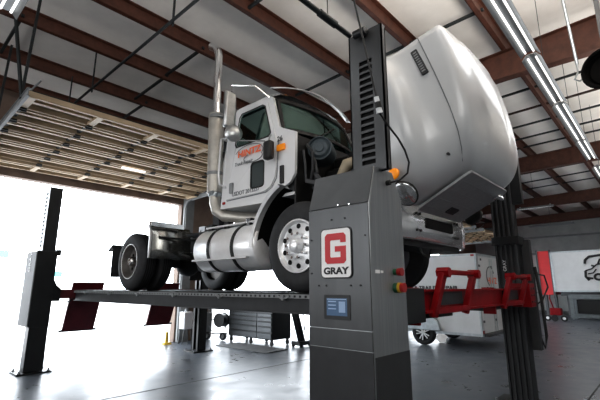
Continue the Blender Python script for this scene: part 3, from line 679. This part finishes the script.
# fender extension arc behind the front wheel
for near in (True, False):
    m = (lambda x: x) if near else mir
    arc = [R(a) for a in range(66, 1, -5)]
    cyf, czf = 3.13, 2.06
    def ring(x, r, rz=None): return [(m(x), cyf+r*math.cos(a), czf+(rz or r)*math.sin(a)) for a in arc]
    e = MB().grid([ring(3.42, .865, .90), ring(3.40, .905, .94), ring(3.58, .905, .94), ring(3.60, .865, .90)], False).build('fender_extension', 'white', T, smooth=60)
    MB().grid([ring(3.5, .86, .90), ring(4.05, .84, .88)]).grid([ring(3.98, .84, .88), ring(3.98, .3, .3)]).build('wheel_liner', 'liner', e, smooth=60)
# engine and bay
b = MB(); b.box((4.2, 2.35, 2.3), (5.0, 3.38, 3.25)); b.box((4.35, 2.45, 3.25), (4.85, 3.36, 3.45))
en = b.build('engine', 'blackpl', T, bevel=.05)
for k in range(3): MB().cyl((4.25-.12*(k % 2), 2.7+.22*k, 2.75+.1*k), (3.98, 2.7+.22*k, 2.78+.1*k), .09-.012*k).build('engine_pulley', 'dull', en)
MB().box((4.05, 2.22, 2.35), (5.15, 2.34, 3.35)).build('radiator', 'greyd', T, bevel=.01)
ac = MB().lathe((3.86, 3.18, 3.43), (1, .55, 0), [(-.02, 0), (-.02, .11), (0, .13), (.0, .14), (-.03, .15), (-.03, .16), (.05, .17), (.3, .17), (.3, 0)], n=32, close=False).build('air_cleaner', 'bluegrey', T)
MB().lathe((3.84, 3.169, 3.43), (1, .55, 0), [(-.012, 0), (-.012, .05), (.0, .055), (.0, .09), (-.006, .1), (.01, .11)], n=28, close=False).build('air_cleaner_cap', 'bluegrey', ac)
MB().tube([(4.05, 3.0, 3.0), (4.0, 2.85, 3.18), (4.05, 2.7, 3.22), (4.2, 2.6, 3.1)], .075, n=16).build('intake_hose', 'hose', T)
MB().tube([(3.78, 3.34, 3.5), (3.74, 3.2, 3.35), (3.76, 3.22, 3.15), (3.8, 3.3, 2.95)], .02).tube([(3.84, 3.34, 3.45), (3.8, 3.24, 3.3), (3.82, 3.2, 3.1), (3.86, 3.3, 2.9)], .025).tube([(3.7, 3.33, 3.4), (3.68, 3.28, 3.2), (3.72, 3.3, 2.98)], .018).build('wiring_harness', 'greyd', T)
MB().bar((3.74, 3.3, 2.98), (3.95, 2.5, 2.72), .1, .05).bar((3.85, 3.25, 3.1), (3.95, 3.0, 2.75), .12, .04).build('inner_fender', 'greyd', T)
MB().box((3.62, 3.385, 2.5), (5.58, 3.415, 3.62)).build('firewall', 'blackpl', T)
MB().tube([(4.3, 2.4, 3.2), (4.15, 2.5, 3.35), (4.1, 2.75, 3.4), (4.2, 2.95, 3.3)], .045).build('coolant_hose', 'blackpl', T)
# bumper
bx = []
for x, y in ((3.38, 2.32), (3.40, 2.2), (3.48, 2.10), (3.7, 2.055), (4.15, 2.03), (4.6, 2.02)): bx.append((x, y))
bx = bx + [(mir(x), y) for x, y in reversed(bx[:-1])]
rows = []
for z, d in ((2.15, .035), (2.18, .0), (2.36, -.02), (2.56, .0), (2.60, .05)): rows.append([(x, y+d, z) for x, y in bx])
bu = MB().grid(rows).build('bumper', 'bumper', T, smooth=50, solid=.01)
MB().prism(rrect(4.32, 2.31, 5.08, 2.43, .03), fXZ(1.996), 0, .02).build('bumper_opening', 'slot', bu)
for x in (4.12, 4.2, 5.2, 5.27):
    for z in (2.27, 2.46): MB().cyl((x, 2.0, z), (x, 2.03, z), .015).build('bumper_bolt', 'ink', bu)
MB().tube([(4.4, 2.15, 2.13), (4.4, 2.1, 2.02), (4.55, 2.1, 1.99), (4.7, 2.12, 2.13)], .012).build('air_line', 'blackpl', T)
MB().box((3.75, 2.1, 2.1), (5.5, 2.5, 2.28)).build('bumper_backing', 'blackpl', T)

# --- hood, tilted forward about its front pivot
HA = R(70)
HM = Matrix.Translation((TX, 2.05, 2.45)) @ Matrix.Rotation(HA, 4, 'X')   # local: x lateral, y = back along hood, z = up
def arch(u): 
    d = .66**2 - (u-1.1)**2
    return max(.02, -.35+math.sqrt(d)) if d > 0 else .02
sec = [ # u, half-section from outer fender bottom to centre
 (.09, [(.66,.06),(.70,.14),(.70,.3),(.70,.45),(.68,.55),(.64,.68),(.60,.755),(.57,.795),(.50,.82),(.30,.828),(.26,.838),(0,.84)]),
 (.13,  [(.80,.05),(.86,.14),(.86,.32),(.84,.44),(.80,.55),(.745,.72),(.70,.82),(.665,.865),(.59,.885),(.33,.893),(.28,.905),(0,.91)]),
 (.22,  [(.98,.04),(1.02,.14),(1.02,.34),(.98,.46),(.90,.56),(.825,.78),(.785,.89),(.75,.94),(.67,.96),(.36,.97),(.31,.985),(0,.99)]),
 (.37,  [(1.06,.04),(1.12,.16),(1.13,.40),(1.09,.53),(.96,.61),(.89,.86),(.86,.975),(.825,1.02),(.74,1.035),(.40,1.045),(.35,1.062),(0,1.068)]),
 (.62,  [(1.10,arch(.62)),(1.18,.28),(1.19,.50),(1.15,.62),(.985,.655),(.93,.93),(.905,1.055),(.875,1.095),(.79,1.115),(.43,1.125),(.38,1.142),(0,1.15)]),
 (.95,  [(1.11,arch(.95)),(1.20,.36),(1.21,.54),(1.17,.66),(1.00,.69),(.96,1.00),(.94,1.12),(.915,1.165),(.83,1.185),(.46,1.197),(.41,1.215),(0,1.222)]),
 (1.25, [(1.11,arch(1.25)),(1.20,.34),(1.21,.54),(1.17,.66),(1.02,.70),(.985,1.05),(.97,1.165),(.945,1.212),(.86,1.235),(.48,1.247),(.43,1.265),(0,1.272)]),
 (1.50, [(1.10,arch(1.5)),(1.19,.24),(1.19,.48),(1.15,.61),(1.03,.68),(1.0,1.09),(.985,1.19),(.965,1.235),(.88,1.26),(.50,1.275),(.45,1.295),(0,1.302)]),
]
def lean(u, v): return u + .14*(v-.45)*max(0, 1-u/.6)
rows = []
for u, hs in sec:
    half = [(-x, lean(u, v), v) for x, v in hs]
    rows.append(half + [(-p[0], p[1], p[2]) for p in reversed(half[:-1])])
hb = MB(HM)
# front cap
n = len(rows[0]); mid = n//2
f0 = rows[0]; 
cap = [[(p[0]*t, p[1]-.012*(1-t), .45+(p[2]-.45)*t if t < 1 else p[2]) for p in f0] for t in (.45, .85)]
for r_ in cap:
    for i, p in enumerate(r_): r_[i] = (p[0], lean(.065, p[2]), p[2])
hb.grid([cap[0], cap[1]] + rows)
hb.add([p for p in cap[0]], [(i, i+1, n-2-i, n-1-i) for i in range(mid)])
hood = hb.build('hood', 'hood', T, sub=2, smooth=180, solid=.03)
hood.modifiers.move(0, 1) if hood.modifiers[0].name == 'solid' else None
# grille panel on the nose (now facing down)
gp = MB(HM); gp.prism(rrect(-.60, .10, .60, .785, .05), lambda a, v, d: (a, lean(.05, v)-d, v), 0, .03); grl = gp.build('grille', 'grille', hood, bevel=.006)
gb = MB(HM)
for k in range(4): v = .2+.15*k; gb.box((-.53, lean(.05, v)-.034, v), (.53, lean(.05, v)-.03, v+.008))
gb.build('grille_slats', 'grille', grl)
gm = MB(HM); gm.prism(rrect(-.07, .2, .15, .3, .01), lambda a, v, d: (a, lean(.05, v)-.03-d, v), 0, .012); gm.build('grille_vent', 'greyd', grl)
gl = MB(HM); gl.box((.40, lean(.05, .70)-.08, .66), (.62, lean(.05, .7)-.02, .71)); gl.box((.36, lean(.05, .7)-.1, .64), (.42, lean(.05, .7)-.06, .73)); gl.build('hood_latch', 'chrome', hood, bevel=.012)
# seams
for s in (-1, 1):
    sm = MB(HM); sm.tube([(s*(x+.012), lean(u, v), v+.006) for u, x, v in ((.10, .61, .735), (.14, .70, .775), (.22, .785, .84), (.37, .865, .90), (.62, .917, .945), (.95, .957, .975), (1.25, .986, .99), (1.49, 1.003, 1.0))], .0045, n=6); sm.build('hood_seam', 'greyink', hood)
    em = MB(HM); em.prism(rrect(1.08, .875, 1.40, .945, .01), lambda u, v, d: (s*(1.008+d+.012*(u-1.2)-.10*(v-.82))-s*.006, u, v), 0, .018); ep = em.build('hood_side_badge', 'greyd', hood)
    er = MB(HM)
    for k in range(9): u = 1.11+.031*k; er.box((min(s*1.0, s*1.016), u, .89), (max(s*1.0, s*1.016), u+.014, .93))
    er.build('badge_relief', 'dull', ep)
    hl_ = MB(HM @ Matrix.Translation((s*.97, .06, .20)) @ Matrix.Rotation(s*R(48), 4, 'Z')); hl_.ball((0, 0, 0), .14, .042, .115, n=24); hd = hl_.build('headlight', 'lens', hood)
    h2 = MB(HM @ Matrix.Translation((s*.97, .059, .20)) @ Matrix.Rotation(s*R(48), 4, 'Z')); h2.ball((0, .006, 0), .15, .038, .125, n=24); h2.build('headlight_bezel', 'blackpl', hd)
    h3 = MB(HM @ Matrix.Translation((s*.975, .04, .19)) @ Matrix.Rotation(s*R(48), 4, 'Z')); h3.ball((0, 0, 0), .06, .028, .045, n=16); h3.build('headlight_reflector', 'chrome', hd)
    al = MB(HM); al.ball((s*1.105, .25, .22), .03, .06, .07, n=16); al.build('turn_signal', 'amber', hood)
    ts = MB(HM); ts.cyl((s*.80, .25, .72), (s*.86, .25, .72), .014); ts.build('hood_fastener', 'ink', hood)

# ------------------------------------------------------------------ things beyond the lift
# tool chest
tc = thing('tool_chest', (8.5, 9.62, 0), 'dark rolling tool chest with many drawers, on the floor beyond the runways', 'tool chest')
MB().box((8.24, 8.62, .17), (9.0, 10.62, 1.12)).build('cabinet', 'black', tc, bevel=.01)
MB().box((8.2, 8.58, 1.12), (9.04, 10.66, 1.16)).build('worktop', 'black', tc, bevel=.006)
for c0, c1 in ((8.65, 9.25), (9.27, 10.59)):
    z = .2
    for hh in (.17, .15, .13, .11, .1, .09, .08):
        d = MB().box((8.215, c0, z), (8.24, c1, z+hh-.012)).build('drawer', 'toolbox', tc, bevel=.003); MB().box((8.205, c0+.03, z+hh-.036), (8.217, c1-.03, z+hh-.018)).build('drawer_handle', 'greyd', d); z += hh+.012
for x in (8.3, 8.94):
    for y in (8.7, 9.6, 10.54): MB().cyl((x-.02, y, .065), (x+.02, y, .065), .065).box((x-.03, y-.03, .1), (x+.03, y+.03, .17)).build('caster', 'blackpl', tc)
tag(MB().prism(rrect(7.3, 7.9, 8.15, 10.0, .03), fXY(0.0), .002, .016).build('floor_mat', 'mat_'), 'flat grey floor mat on the concrete in front of the tool chest', 'mat')
# floor jack standing up
fj = thing('floor_jack', (8.86, 8.07, 0), 'black hydraulic jack leaning upright right of the tool chest', 'jack')
MB().bar((8.55, 8.1, 1.15), (8.86, 8.05, .12), .18, .14).build('jack_body', 'black', fj, bevel=.01)
MB().box((8.62, 7.9, .05), (9.1, 8.24, .16)).build('jack_base', 'black', fj, bevel=.015); MB().box((8.45, 8.0, 1.08), (8.66, 8.2, 1.22)).build('jack_head', 'black', fj, bevel=.015)
MB().cyl((8.76, 7.92, .95), (8.82, 7.9, .45), .014).build('jack_handle', 'black', fj)
for x in (8.68, 9.04):
    for y in (7.91, 8.21): MB().cyl((x, y-.02, .05), (x, y+.02, .05), .05).build('caster', 'blackpl', fj)
# hand cart with reel
hc = thing('hose_cart', (8.25, 11.1, 0), 'small wheeled cart with a dark drum, on the floor between post and tool chest', 'cart')
MB(Matrix.Translation((-.62, 0, 0))).lathe((8.75, 10.85, .62), (1, .2, 0), [(-.14, 0), (-.14, .22), (-.1, .22), (-.1, .2), (.1, .2), (.1, .22), (.14, .22), (.14, 0)], n=28, close=False).build('drum', 'black', hc)
MB(Matrix.Translation((-.62, 0, 0))).tube([(8.55, 11.2, .12), (8.5, 11.25, .8), (8.45, 11.1, 1.15), (8.5, 10.9, 1.2)], .018).tube([(9.0, 10.9, .12), (8.95, 11.0, .85), (8.9, 10.9, 1.15)], .018).tube([(8.5, 11.2, .2), (9.0, 10.85, .2)], .018).tube([(8.52, 11.22, .62), (8.95, 10.98, .62)], .018).tube([(8.5, 10.9, .2), (8.5, 11.25, .5)], .015).build('frame', 'dull', hc)
for y in ((8.5, 11.25), (8.75, 10.75)): 
    w_ = MB(Matrix.Translation((-.62, 0, 0))).lathe((y[0], y[1], .13), (1, .3, 0), [(-.03, .06), (-.03, .12), (.03, .12), (.03, .06)], n=24).build('wheel', 'rubber', hc); MB(Matrix.Translation((-.62, 0, 0))).cyl((y[0]-.03, y[1], .13), (y[0]+.03, y[1], .13), .065).build('wheel_hub', 'dull', w_)
MB(Matrix.Translation((-.62, 0, 0))).box((8.4, 11.2, .25), (8.65, 11.4, .85)).build('tank', 'dull', hc, bevel=.03)
# parts washer stand, jack stand near pillar
ps = thing('parts_washer', (7.0, 11.0, 0), 'small white tank on a thin stand beside the wall between the doors', 'washer')
MB().box((6.78, 10.85, .42), (7.08, 11.15, .92)).build('tank', 'signwhite', ps, bevel=.03)
for x, y in ((6.82, 10.9), (7.04, 10.9), (6.82, 11.1), (7.04, 11.1)): MB().bar((x, y, .44), (x+(x-6.93)*.5, y, 0), .018, .018).build('leg', 'darksteel', ps)
MB().cyl((6.93, 11.0, .92), (6.93, 11.0, 1.0), .06).build('lid', 'dull', ps)
yb = thing('yellow_stand', (6.5, 11.3, 0), 'low yellow safety stand on the floor by the door pillar', 'stand')
MB().cyl((6.5, 11.3, 0), (6.5, 11.3, .06), .16, .12).build('base', 'yellow', yb); MB().cyl((6.5, 11.3, .06), (6.5, 11.3, .35), .05, .04).build('post', 'yellow', yb)
# enclosed white trailer
X0, X1, Y0, Y1, Z0, Z1 = 11.6, 13.7, 3.98, 7.6, .34, 2.58
tr = thing('enclosed_trailer', (12.6, 5.8, 0), 'white enclosed cargo trailer parked behind the red crossbeam', 'trailer')
b = MB(); b.prism([(X0, Y0), (X1, Y0), (X1, Y1), (12.65, Y1+.8), (X0, Y1)], fXY(0), Z0, Z1); b.build('body', 'trailer', tr, bevel=.03)
b = MB()
for x, y in ((X0-.006, Y0-.006), (X1-.05, Y0-.006)): b.box((x, y, Z0), (x+.056, y+.05, Z1))
b.box((X0, Y0-.008, Z1-.07), (X1, Y0, Z1)); b.box((X0, Y0-.008, Z0), (X1, Y0, Z0+.06)); b.box((X0-.008, Y0, Z0), (X0, Y1, Z0+.07)); b.box((X0-.008, Y0, Z1-.06), (X0, Y1, Z1)); b.build('corner_trim', 'galv', tr)
for a, c in ((X0+.07, 12.64), (12.66, X1-.07)):
    d = MB().box((a, Y0-.03, Z0+.08), (c, Y0, Z1-.09)).build('rear_door', 'trailer', tr, bevel=.004)
    MB().tube([(c-.08 if a < 12 else a+.08, Y0-.045, Z0+.1), (c-.08 if a < 12 else a+.08, Y0-.045, Z1-.12)], .014).build('lock_rod', 'galv', d)
    for z in (.7, 1.4, 2.2): MB().box((a-.02, Y0-.045, z), (a+.08, Y0-.028, z+.06)).build('hinge', 'trailerdk', d)
for x in (X0+.25, X1-.25): MB().box((x-.04, Y0-.045, 2.38), (x+.04, Y0-.03, 2.44)).build('top_lamp', 'trailerdk', tr)
MB().box((X0+.02, Y0-.03, .42), (X0+.14, Y0-.005, .5)).build('tail_lamp', 'redbtn', tr); MB().box((X1-.14, Y0-.03, .42), (X1-.02, Y0-.005, .5)).build('tail_lamp', 'redbtn', tr)
MB().box((X0-.02, Y0+.05, 2.5), (X0, Y0+.14, 2.55)).build('side_lamp', 'redbtn', tr)
MB().prism([(5.12, .42), (5.2, .7), (5.4, .86), (5.9, .86), (6.1, .7), (6.18, .42)], fYZ(X0-.10), 0, .14).build('wheel_fender', 'galv', tr, bevel=.02)
for x, s in ((X0-.08, 1), (X1+.08, -1)):
    w_ = MB().lathe((x, 5.66, .345), (s, 0, 0), [(.01, .22), (0, .25), (0, .3), (.03, .345), (.17, .345), (.2, .3), (.2, .22)], n=36).build('wheel', 'rubber', tr)
    rm = MB().lathe((x, 5.66, .345), (s, 0, 0), [(.01, .225), (-.006, .225), (-.006, .21), (.05, .19), (.05, .0), (.08, 0), (.1, .22)], n=36).build('rim', 'slot', w_)
    sp = MB()
    for k in range(10): a = 2*PI*(k//2+(.2 if k % 2 else -.2)*.9)/5; sp.bar((x, 5.66+.03*math.cos(a), .345+.03*math.sin(a)), (x, 5.66+.21*math.cos(a), .345+.21*math.sin(a)), .03, .02, up=(1, 0, 0))
    sp.cyl((x-s*.01, 5.66, .345), (x+s*.03, 5.66, .345), .05); sp.build('spokes', 'alu', rm)
text('TRUCK & TRAILER REPAIR', 'side_lettering', 'ink', tr, (X0-.012, 4.55, 1.62), (0, -1, 0), (0, 0, 1), .15, align='RIGHT', xs=1.1, bold=.03)
a = [(12.55+.32*math.cos(R(q)), Y0-.036, 1.95+.28*math.sin(R(q))) for q in range(20, 250, 14)]; MB().tube(a, .015, n=6).build('door_logo_arc', 'greyink', tr)
text('HINTZ', 'rear_lettering', 'orange', tr, (12.3, Y0-.034, 1.82), (1, 0, 0), (0, 0, 1), .26); text('Truck Repair', 'rear_lettering', 'greyink', tr, (12.2, Y0-.034, 1.6), (1, 0, 0), (0, 0, 1), .14)
MB().box((X0+.1, Y0-.14, .34), (X1-.1, Y0, .42)).build('rear_step', 'trailerdk', tr, bevel=.01)
MB().bar((12.65, Y1+.7, .45), (12.65, Y1+2.0, .45), .1, .1).cyl((12.65, Y1+1.6, 0.02), (12.65, Y1+1.6, .6), .035).build('tongue', 'trailerdk', tr)
# glowing lump added for the light seen under the trailer
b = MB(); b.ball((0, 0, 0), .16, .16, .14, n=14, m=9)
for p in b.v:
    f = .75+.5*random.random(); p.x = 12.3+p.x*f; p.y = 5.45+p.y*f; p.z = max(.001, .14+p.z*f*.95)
tag(b.build('light_patch_lump', 'light_patch'), 'glowing white lump added for light seen on the floor beside the trailer wheel', 'light_patch')
# far trailers
bt = thing('box_trailer', (29.0, 1.5, 0), 'long white box trailer with a black truck sketch, at the right edge in the background', 'trailer')
MB().box((27.0, -6.5, 1.40), (29.5, 5.08, 3.62)).build('box_body', 'trailer', bt, bevel=.04)
MB().box((26.98, -6.5, 1.38), (27.0, 5.08, 1.46)).box((26.98, -6.5, 3.56), (27.0, 5.08, 3.64)).box((26.98, 5.0, 1.4), (27.02, 5.1, 3.62)).build('edge_trim', 'galv', bt)
for y in (-5.0, -3.9): 
    for x in (27.1, 29.2): MB().lathe((x, y, .5), (1, 0, 0), [(0, .3), (0, .45), (.04, .5), (.24, .5), (.28, .45), (.28, .3)], n=28).cyl((x, y, .5), (x+.28, y, .5), .3).build('wheel', 'rubber', bt)
for y in (-6, 4.6): MB().box((28.0, y-.1, 0.0), (28.25, y+.1, 1.4)).build('landing_leg', 'trailerdk', bt)
MB().box((27.6, -6.3, 1.15), (28.9, 4.9, 1.4)).build('under_frame', 'trailerdk', bt)
lg = MB(); LX = 26.965
def st(pts, r=.035): lg.tube([(LX, 3.50-p[0], 1.9+p[1]) for p in pts], r, n=6)
st([(.02, 1.0), (.05, 1.2), (.25, 1.38), (.8, 1.45), (1.5, 1.5)], .06); st([(.6, .95), (.7, 1.2), (1.5, 1.28)], .05); st([(.0, .62), (.3, .72), (.55, .95), (1.5, 1.0)]); st([(.0, .62), (-.02, .3), (.12, .1)], .06); st([(.1, .45), (.35, .5), (.5, .7)], .03)
st([(.75, .42), (1.5, .45)]); st([(.55+.17*math.cos(R(q)), .28+.15*math.sin(R(q))) for q in range(0, 361, 24)], .055); st([(.05, .25), (.3, .2)], .05); st([(.3, .9), (.42, .86)], .05)
lg.build('truck_sketch_logo', 'ink', bt)
rt_ = thing('red_trailer', (29, 5.9, 0), 'tall red trailer standing behind the ribbed lift post, left of the white box trailer', 'trailer')
MB().box((27.6, 5.25, 1.2), (33, 5.9, 3.75)).build('box_body', 'redbright', rt_, bevel=.03)
MB().box((27.55, 5.16, 1.0), (27.62, 5.26, 3.8)).box((27.55, 5.86, 1.0), (27.62, 5.94, 3.8)).build('edge_trim', 'trailerdk', rt_)
for y in (5.3, 5.8): MB().box((28.2, y-.06, 0), (28.4, y+.06, 1.2)).build('support_leg', 'trailerdk', rt_)
bn = thing('steel_bench', (26.2, 2.6, 0), 'grey steel work bench standing below the white box trailer', 'bench')
MB().box((25.4, -1.5, 1.05), (26.4, 4.2, 1.25)).build('bench_top', 'bench', bn, bevel=.01)
for y in (4.1, 1.3, -1.4):
    for x in (25.45, 26.3): MB().box((x, y-.09, 0), (x+.12, y+.09, 1.05)).build('leg', 'bench', bn)
MB().box((25.42, -1.5, .1), (25.5, 4.2, .28)).box((26.3, -1.5, .1), (26.38, 4.2, .28)).build('stretcher', 'bench', bn)
MB().box((25.7, -1.3, .3), (26.2, 3.9, 1.0)).build('stored_stock', 'blackpl', bn)
rj = thing('pallet_jack', (23.9, 4.55, 0), 'small red wheeled jack on the floor left of the grey bench', 'jack')
MB().box((23.7, 4.3, .28), (24.1, 4.8, .62)).build('body', 'red', rj, bevel=.04)
MB().tube([(23.9, 4.65, .6), (23.8, 4.75, 1.1), (23.7, 4.7, 1.25)], .03).build('handle', 'red', rj)
for y in (4.2, 4.6, 4.9): w_ = MB().lathe((23.68, y, .15), (1, 0, 0), [(-.04, .07), (-.04, .15), (.04, .15), (.04, .07)], n=20).cyl((23.64, y, .15), (23.72, y, .15), .08).build('wheel', 'rubber', rj)
for y in (4.2, 4.9): MB().cyl((23.62, y, .15), (23.7, y, .15), .07).build('wheel_cap', 'alu', rj)
# exhaust hose reel and drop pole on the right
hr = thing('hose_reel', (6.5, .32, 4.4), 'black coiled hose reel hanging from a post under the roof at the right edge', 'hose reel')
for k in range(5): MB(Matrix.Translation((0, -.1, 0))).lathe((6.5+.045*k, .38-.015*k, 4.6), (1, -.3, 0), [(.025*math.cos(R(a)), .27-.012*k+.025*math.sin(R(a))) for a in range(0, 360, 45)], n=28).build('hose_coil', 'liner', hr)
MB(Matrix.Translation((0, -.1, 0))).lathe((6.6, .35, 4.6), (1, -.3, 0), [(-.05, 0), (-.05, .2), (.1, .2), (.1, 0)], n=24, close=False).build('drum', 'liner', hr)
MB(Matrix.Translation((0, -.1, 0))).box((6.54, .32, 4.6), (6.6, .38, 6.84)).build('drop_post', 'greyd', hr)
dp_ = thing('drop_pole', (7.0, .62, 4.95), 'thin grey pole with a hook hanging from the roof beside the hose reel', 'pole')
MB().cyl((6.5, .66, 6.65), (7.0, .62, 5.0), .022).build('pole', 'galv', dp_)
MB().tube([(7.0, .62, 5.02), (7.0, .63, 4.86), (6.98, .68, 4.76), (7.0, .62, 4.72), (7.02, .55, 4.78)], .014).build('hook', 'galv', dp_)

# ------------------------------------------------------------------ outdoors seen through the doors
ob = thing('teal_sign', (13.2, 45, -.02), 'faint teal sign on posts far outside the open door, just right of the left post', 'sign')
MB().box((12.7, 44.95, 2.65), (13.9, 45, 3.15)).build('panel', 'teal', ob)
for x in (12.9, 13.7): MB().box((x-.06, 45, -.02), (x+.06, 45.1, 3.1)).build('post', 'signwhite', ob)
lp_ = thing('lamp_post', (16.5, 45, -.02), 'faint thin teal lamp post with a long arm far outside, above the left ramp', 'lamp post')
MB().box((16.45, 45, -.02), (16.55, 45.1, 3.1)).build('pole', 'teal', lp_); MB().box((16.4, 45, 3.06), (18.3, 45.1, 3.14)).build('arm', 'teal', lp_)
sg = thing('road_sign', (8.6, 45, -.02), 'small green sign far outside the door at the left edge of the photo', 'sign')
MB().box((8.2, 45, 4.3), (9.25, 45.05, 4.95)).build('panel', 'greensign', sg)
for x in (8.4, 9.0): MB().box((x-.05, 45.05, -.02), (x+.05, 45.1, 4.6)).build('post', 'signwhite', sg)

# ------------------------------------------------------------------ light
wd = bpy.data.worlds.new('sky'); sc.world = wd; wd.use_nodes = True
nt = wd.node_tree; bgn = nt.nodes['Background']; bgn.inputs['Color'].default_value = (.88, .94, 1, 1); bgn.inputs['Strength'].default_value = 7.5
def area(name, loc, rot, sx, sy, e, col=(1, 1, 1)):
    l = bpy.data.lights.new(name, 'AREA'); l.shape = 'RECTANGLE'; l.size = sx; l.size_y = sy; l.energy = e; l.color = col
    o = bpy.data.objects.new(name, l); C.objects.link(o); o.location = loc; o.rotation_euler = rot; return o
area('strip_lamp_glow', (7.5, 1.1, 4.68), (0, 0, 0), 9, .3, 18)
area('strip_lamp_glow', (.69, 4.1, 4.68), (0, 0, 0), .3, 2.4, 20)
area('strip_lamp_glow', (24, 3, 4.9), (0, 0, 0), 8, 3, 90)
area('camera_side_fill', (-2.5, -3.5, 5.2), (R(72), 0, R(-47)), 5, 3, 200, (1, .98, .95))  # added fill from behind the camera, no fixture there
area('back_fill', (6, -7.5, 2.6), (R(90), 0, R(0)), 9, 3.6, 35, (.92, .96, 1))  # unseen fill in front of the back wall, which has no door
area('ceiling_fill', (15, -1, 4.9), (R(180), 0, 0), 14, 3, 260, (1, .95, .88))  # added to lift the ceiling in place of bounce, no fixture
area('ceiling_fill', (3.6, .2, 4.9), (R(180), 0, 0), 5, 1.4, 300, (1, .93, .85))  # second added ceiling brightener, nearer the camera
area('near_wall_fill', (-5.7, 6.0, 3.0), (R(90), 0, R(-90)), 8, 3, 260, (.97, .98, 1))  # invented fill for the cab side; the near wall is solid

cam = bpy.data.cameras.new('camera'); cam.lens = 24; cam.sensor_width = 36; cam.clip_end = 400
co_ = bpy.data.objects.new('camera', cam); C.objects.link(co_); co_.location = (0, 0, 1.65)
co_.rotation_euler = (R(90)+math.atan(87/400), 0, R(42.5-90)); sc.camera = co_
sc.view_settings.view_transform = 'Standard'; sc.view_settings.look = 'Medium High Contrast'; sc.view_settings.exposure = 0.0
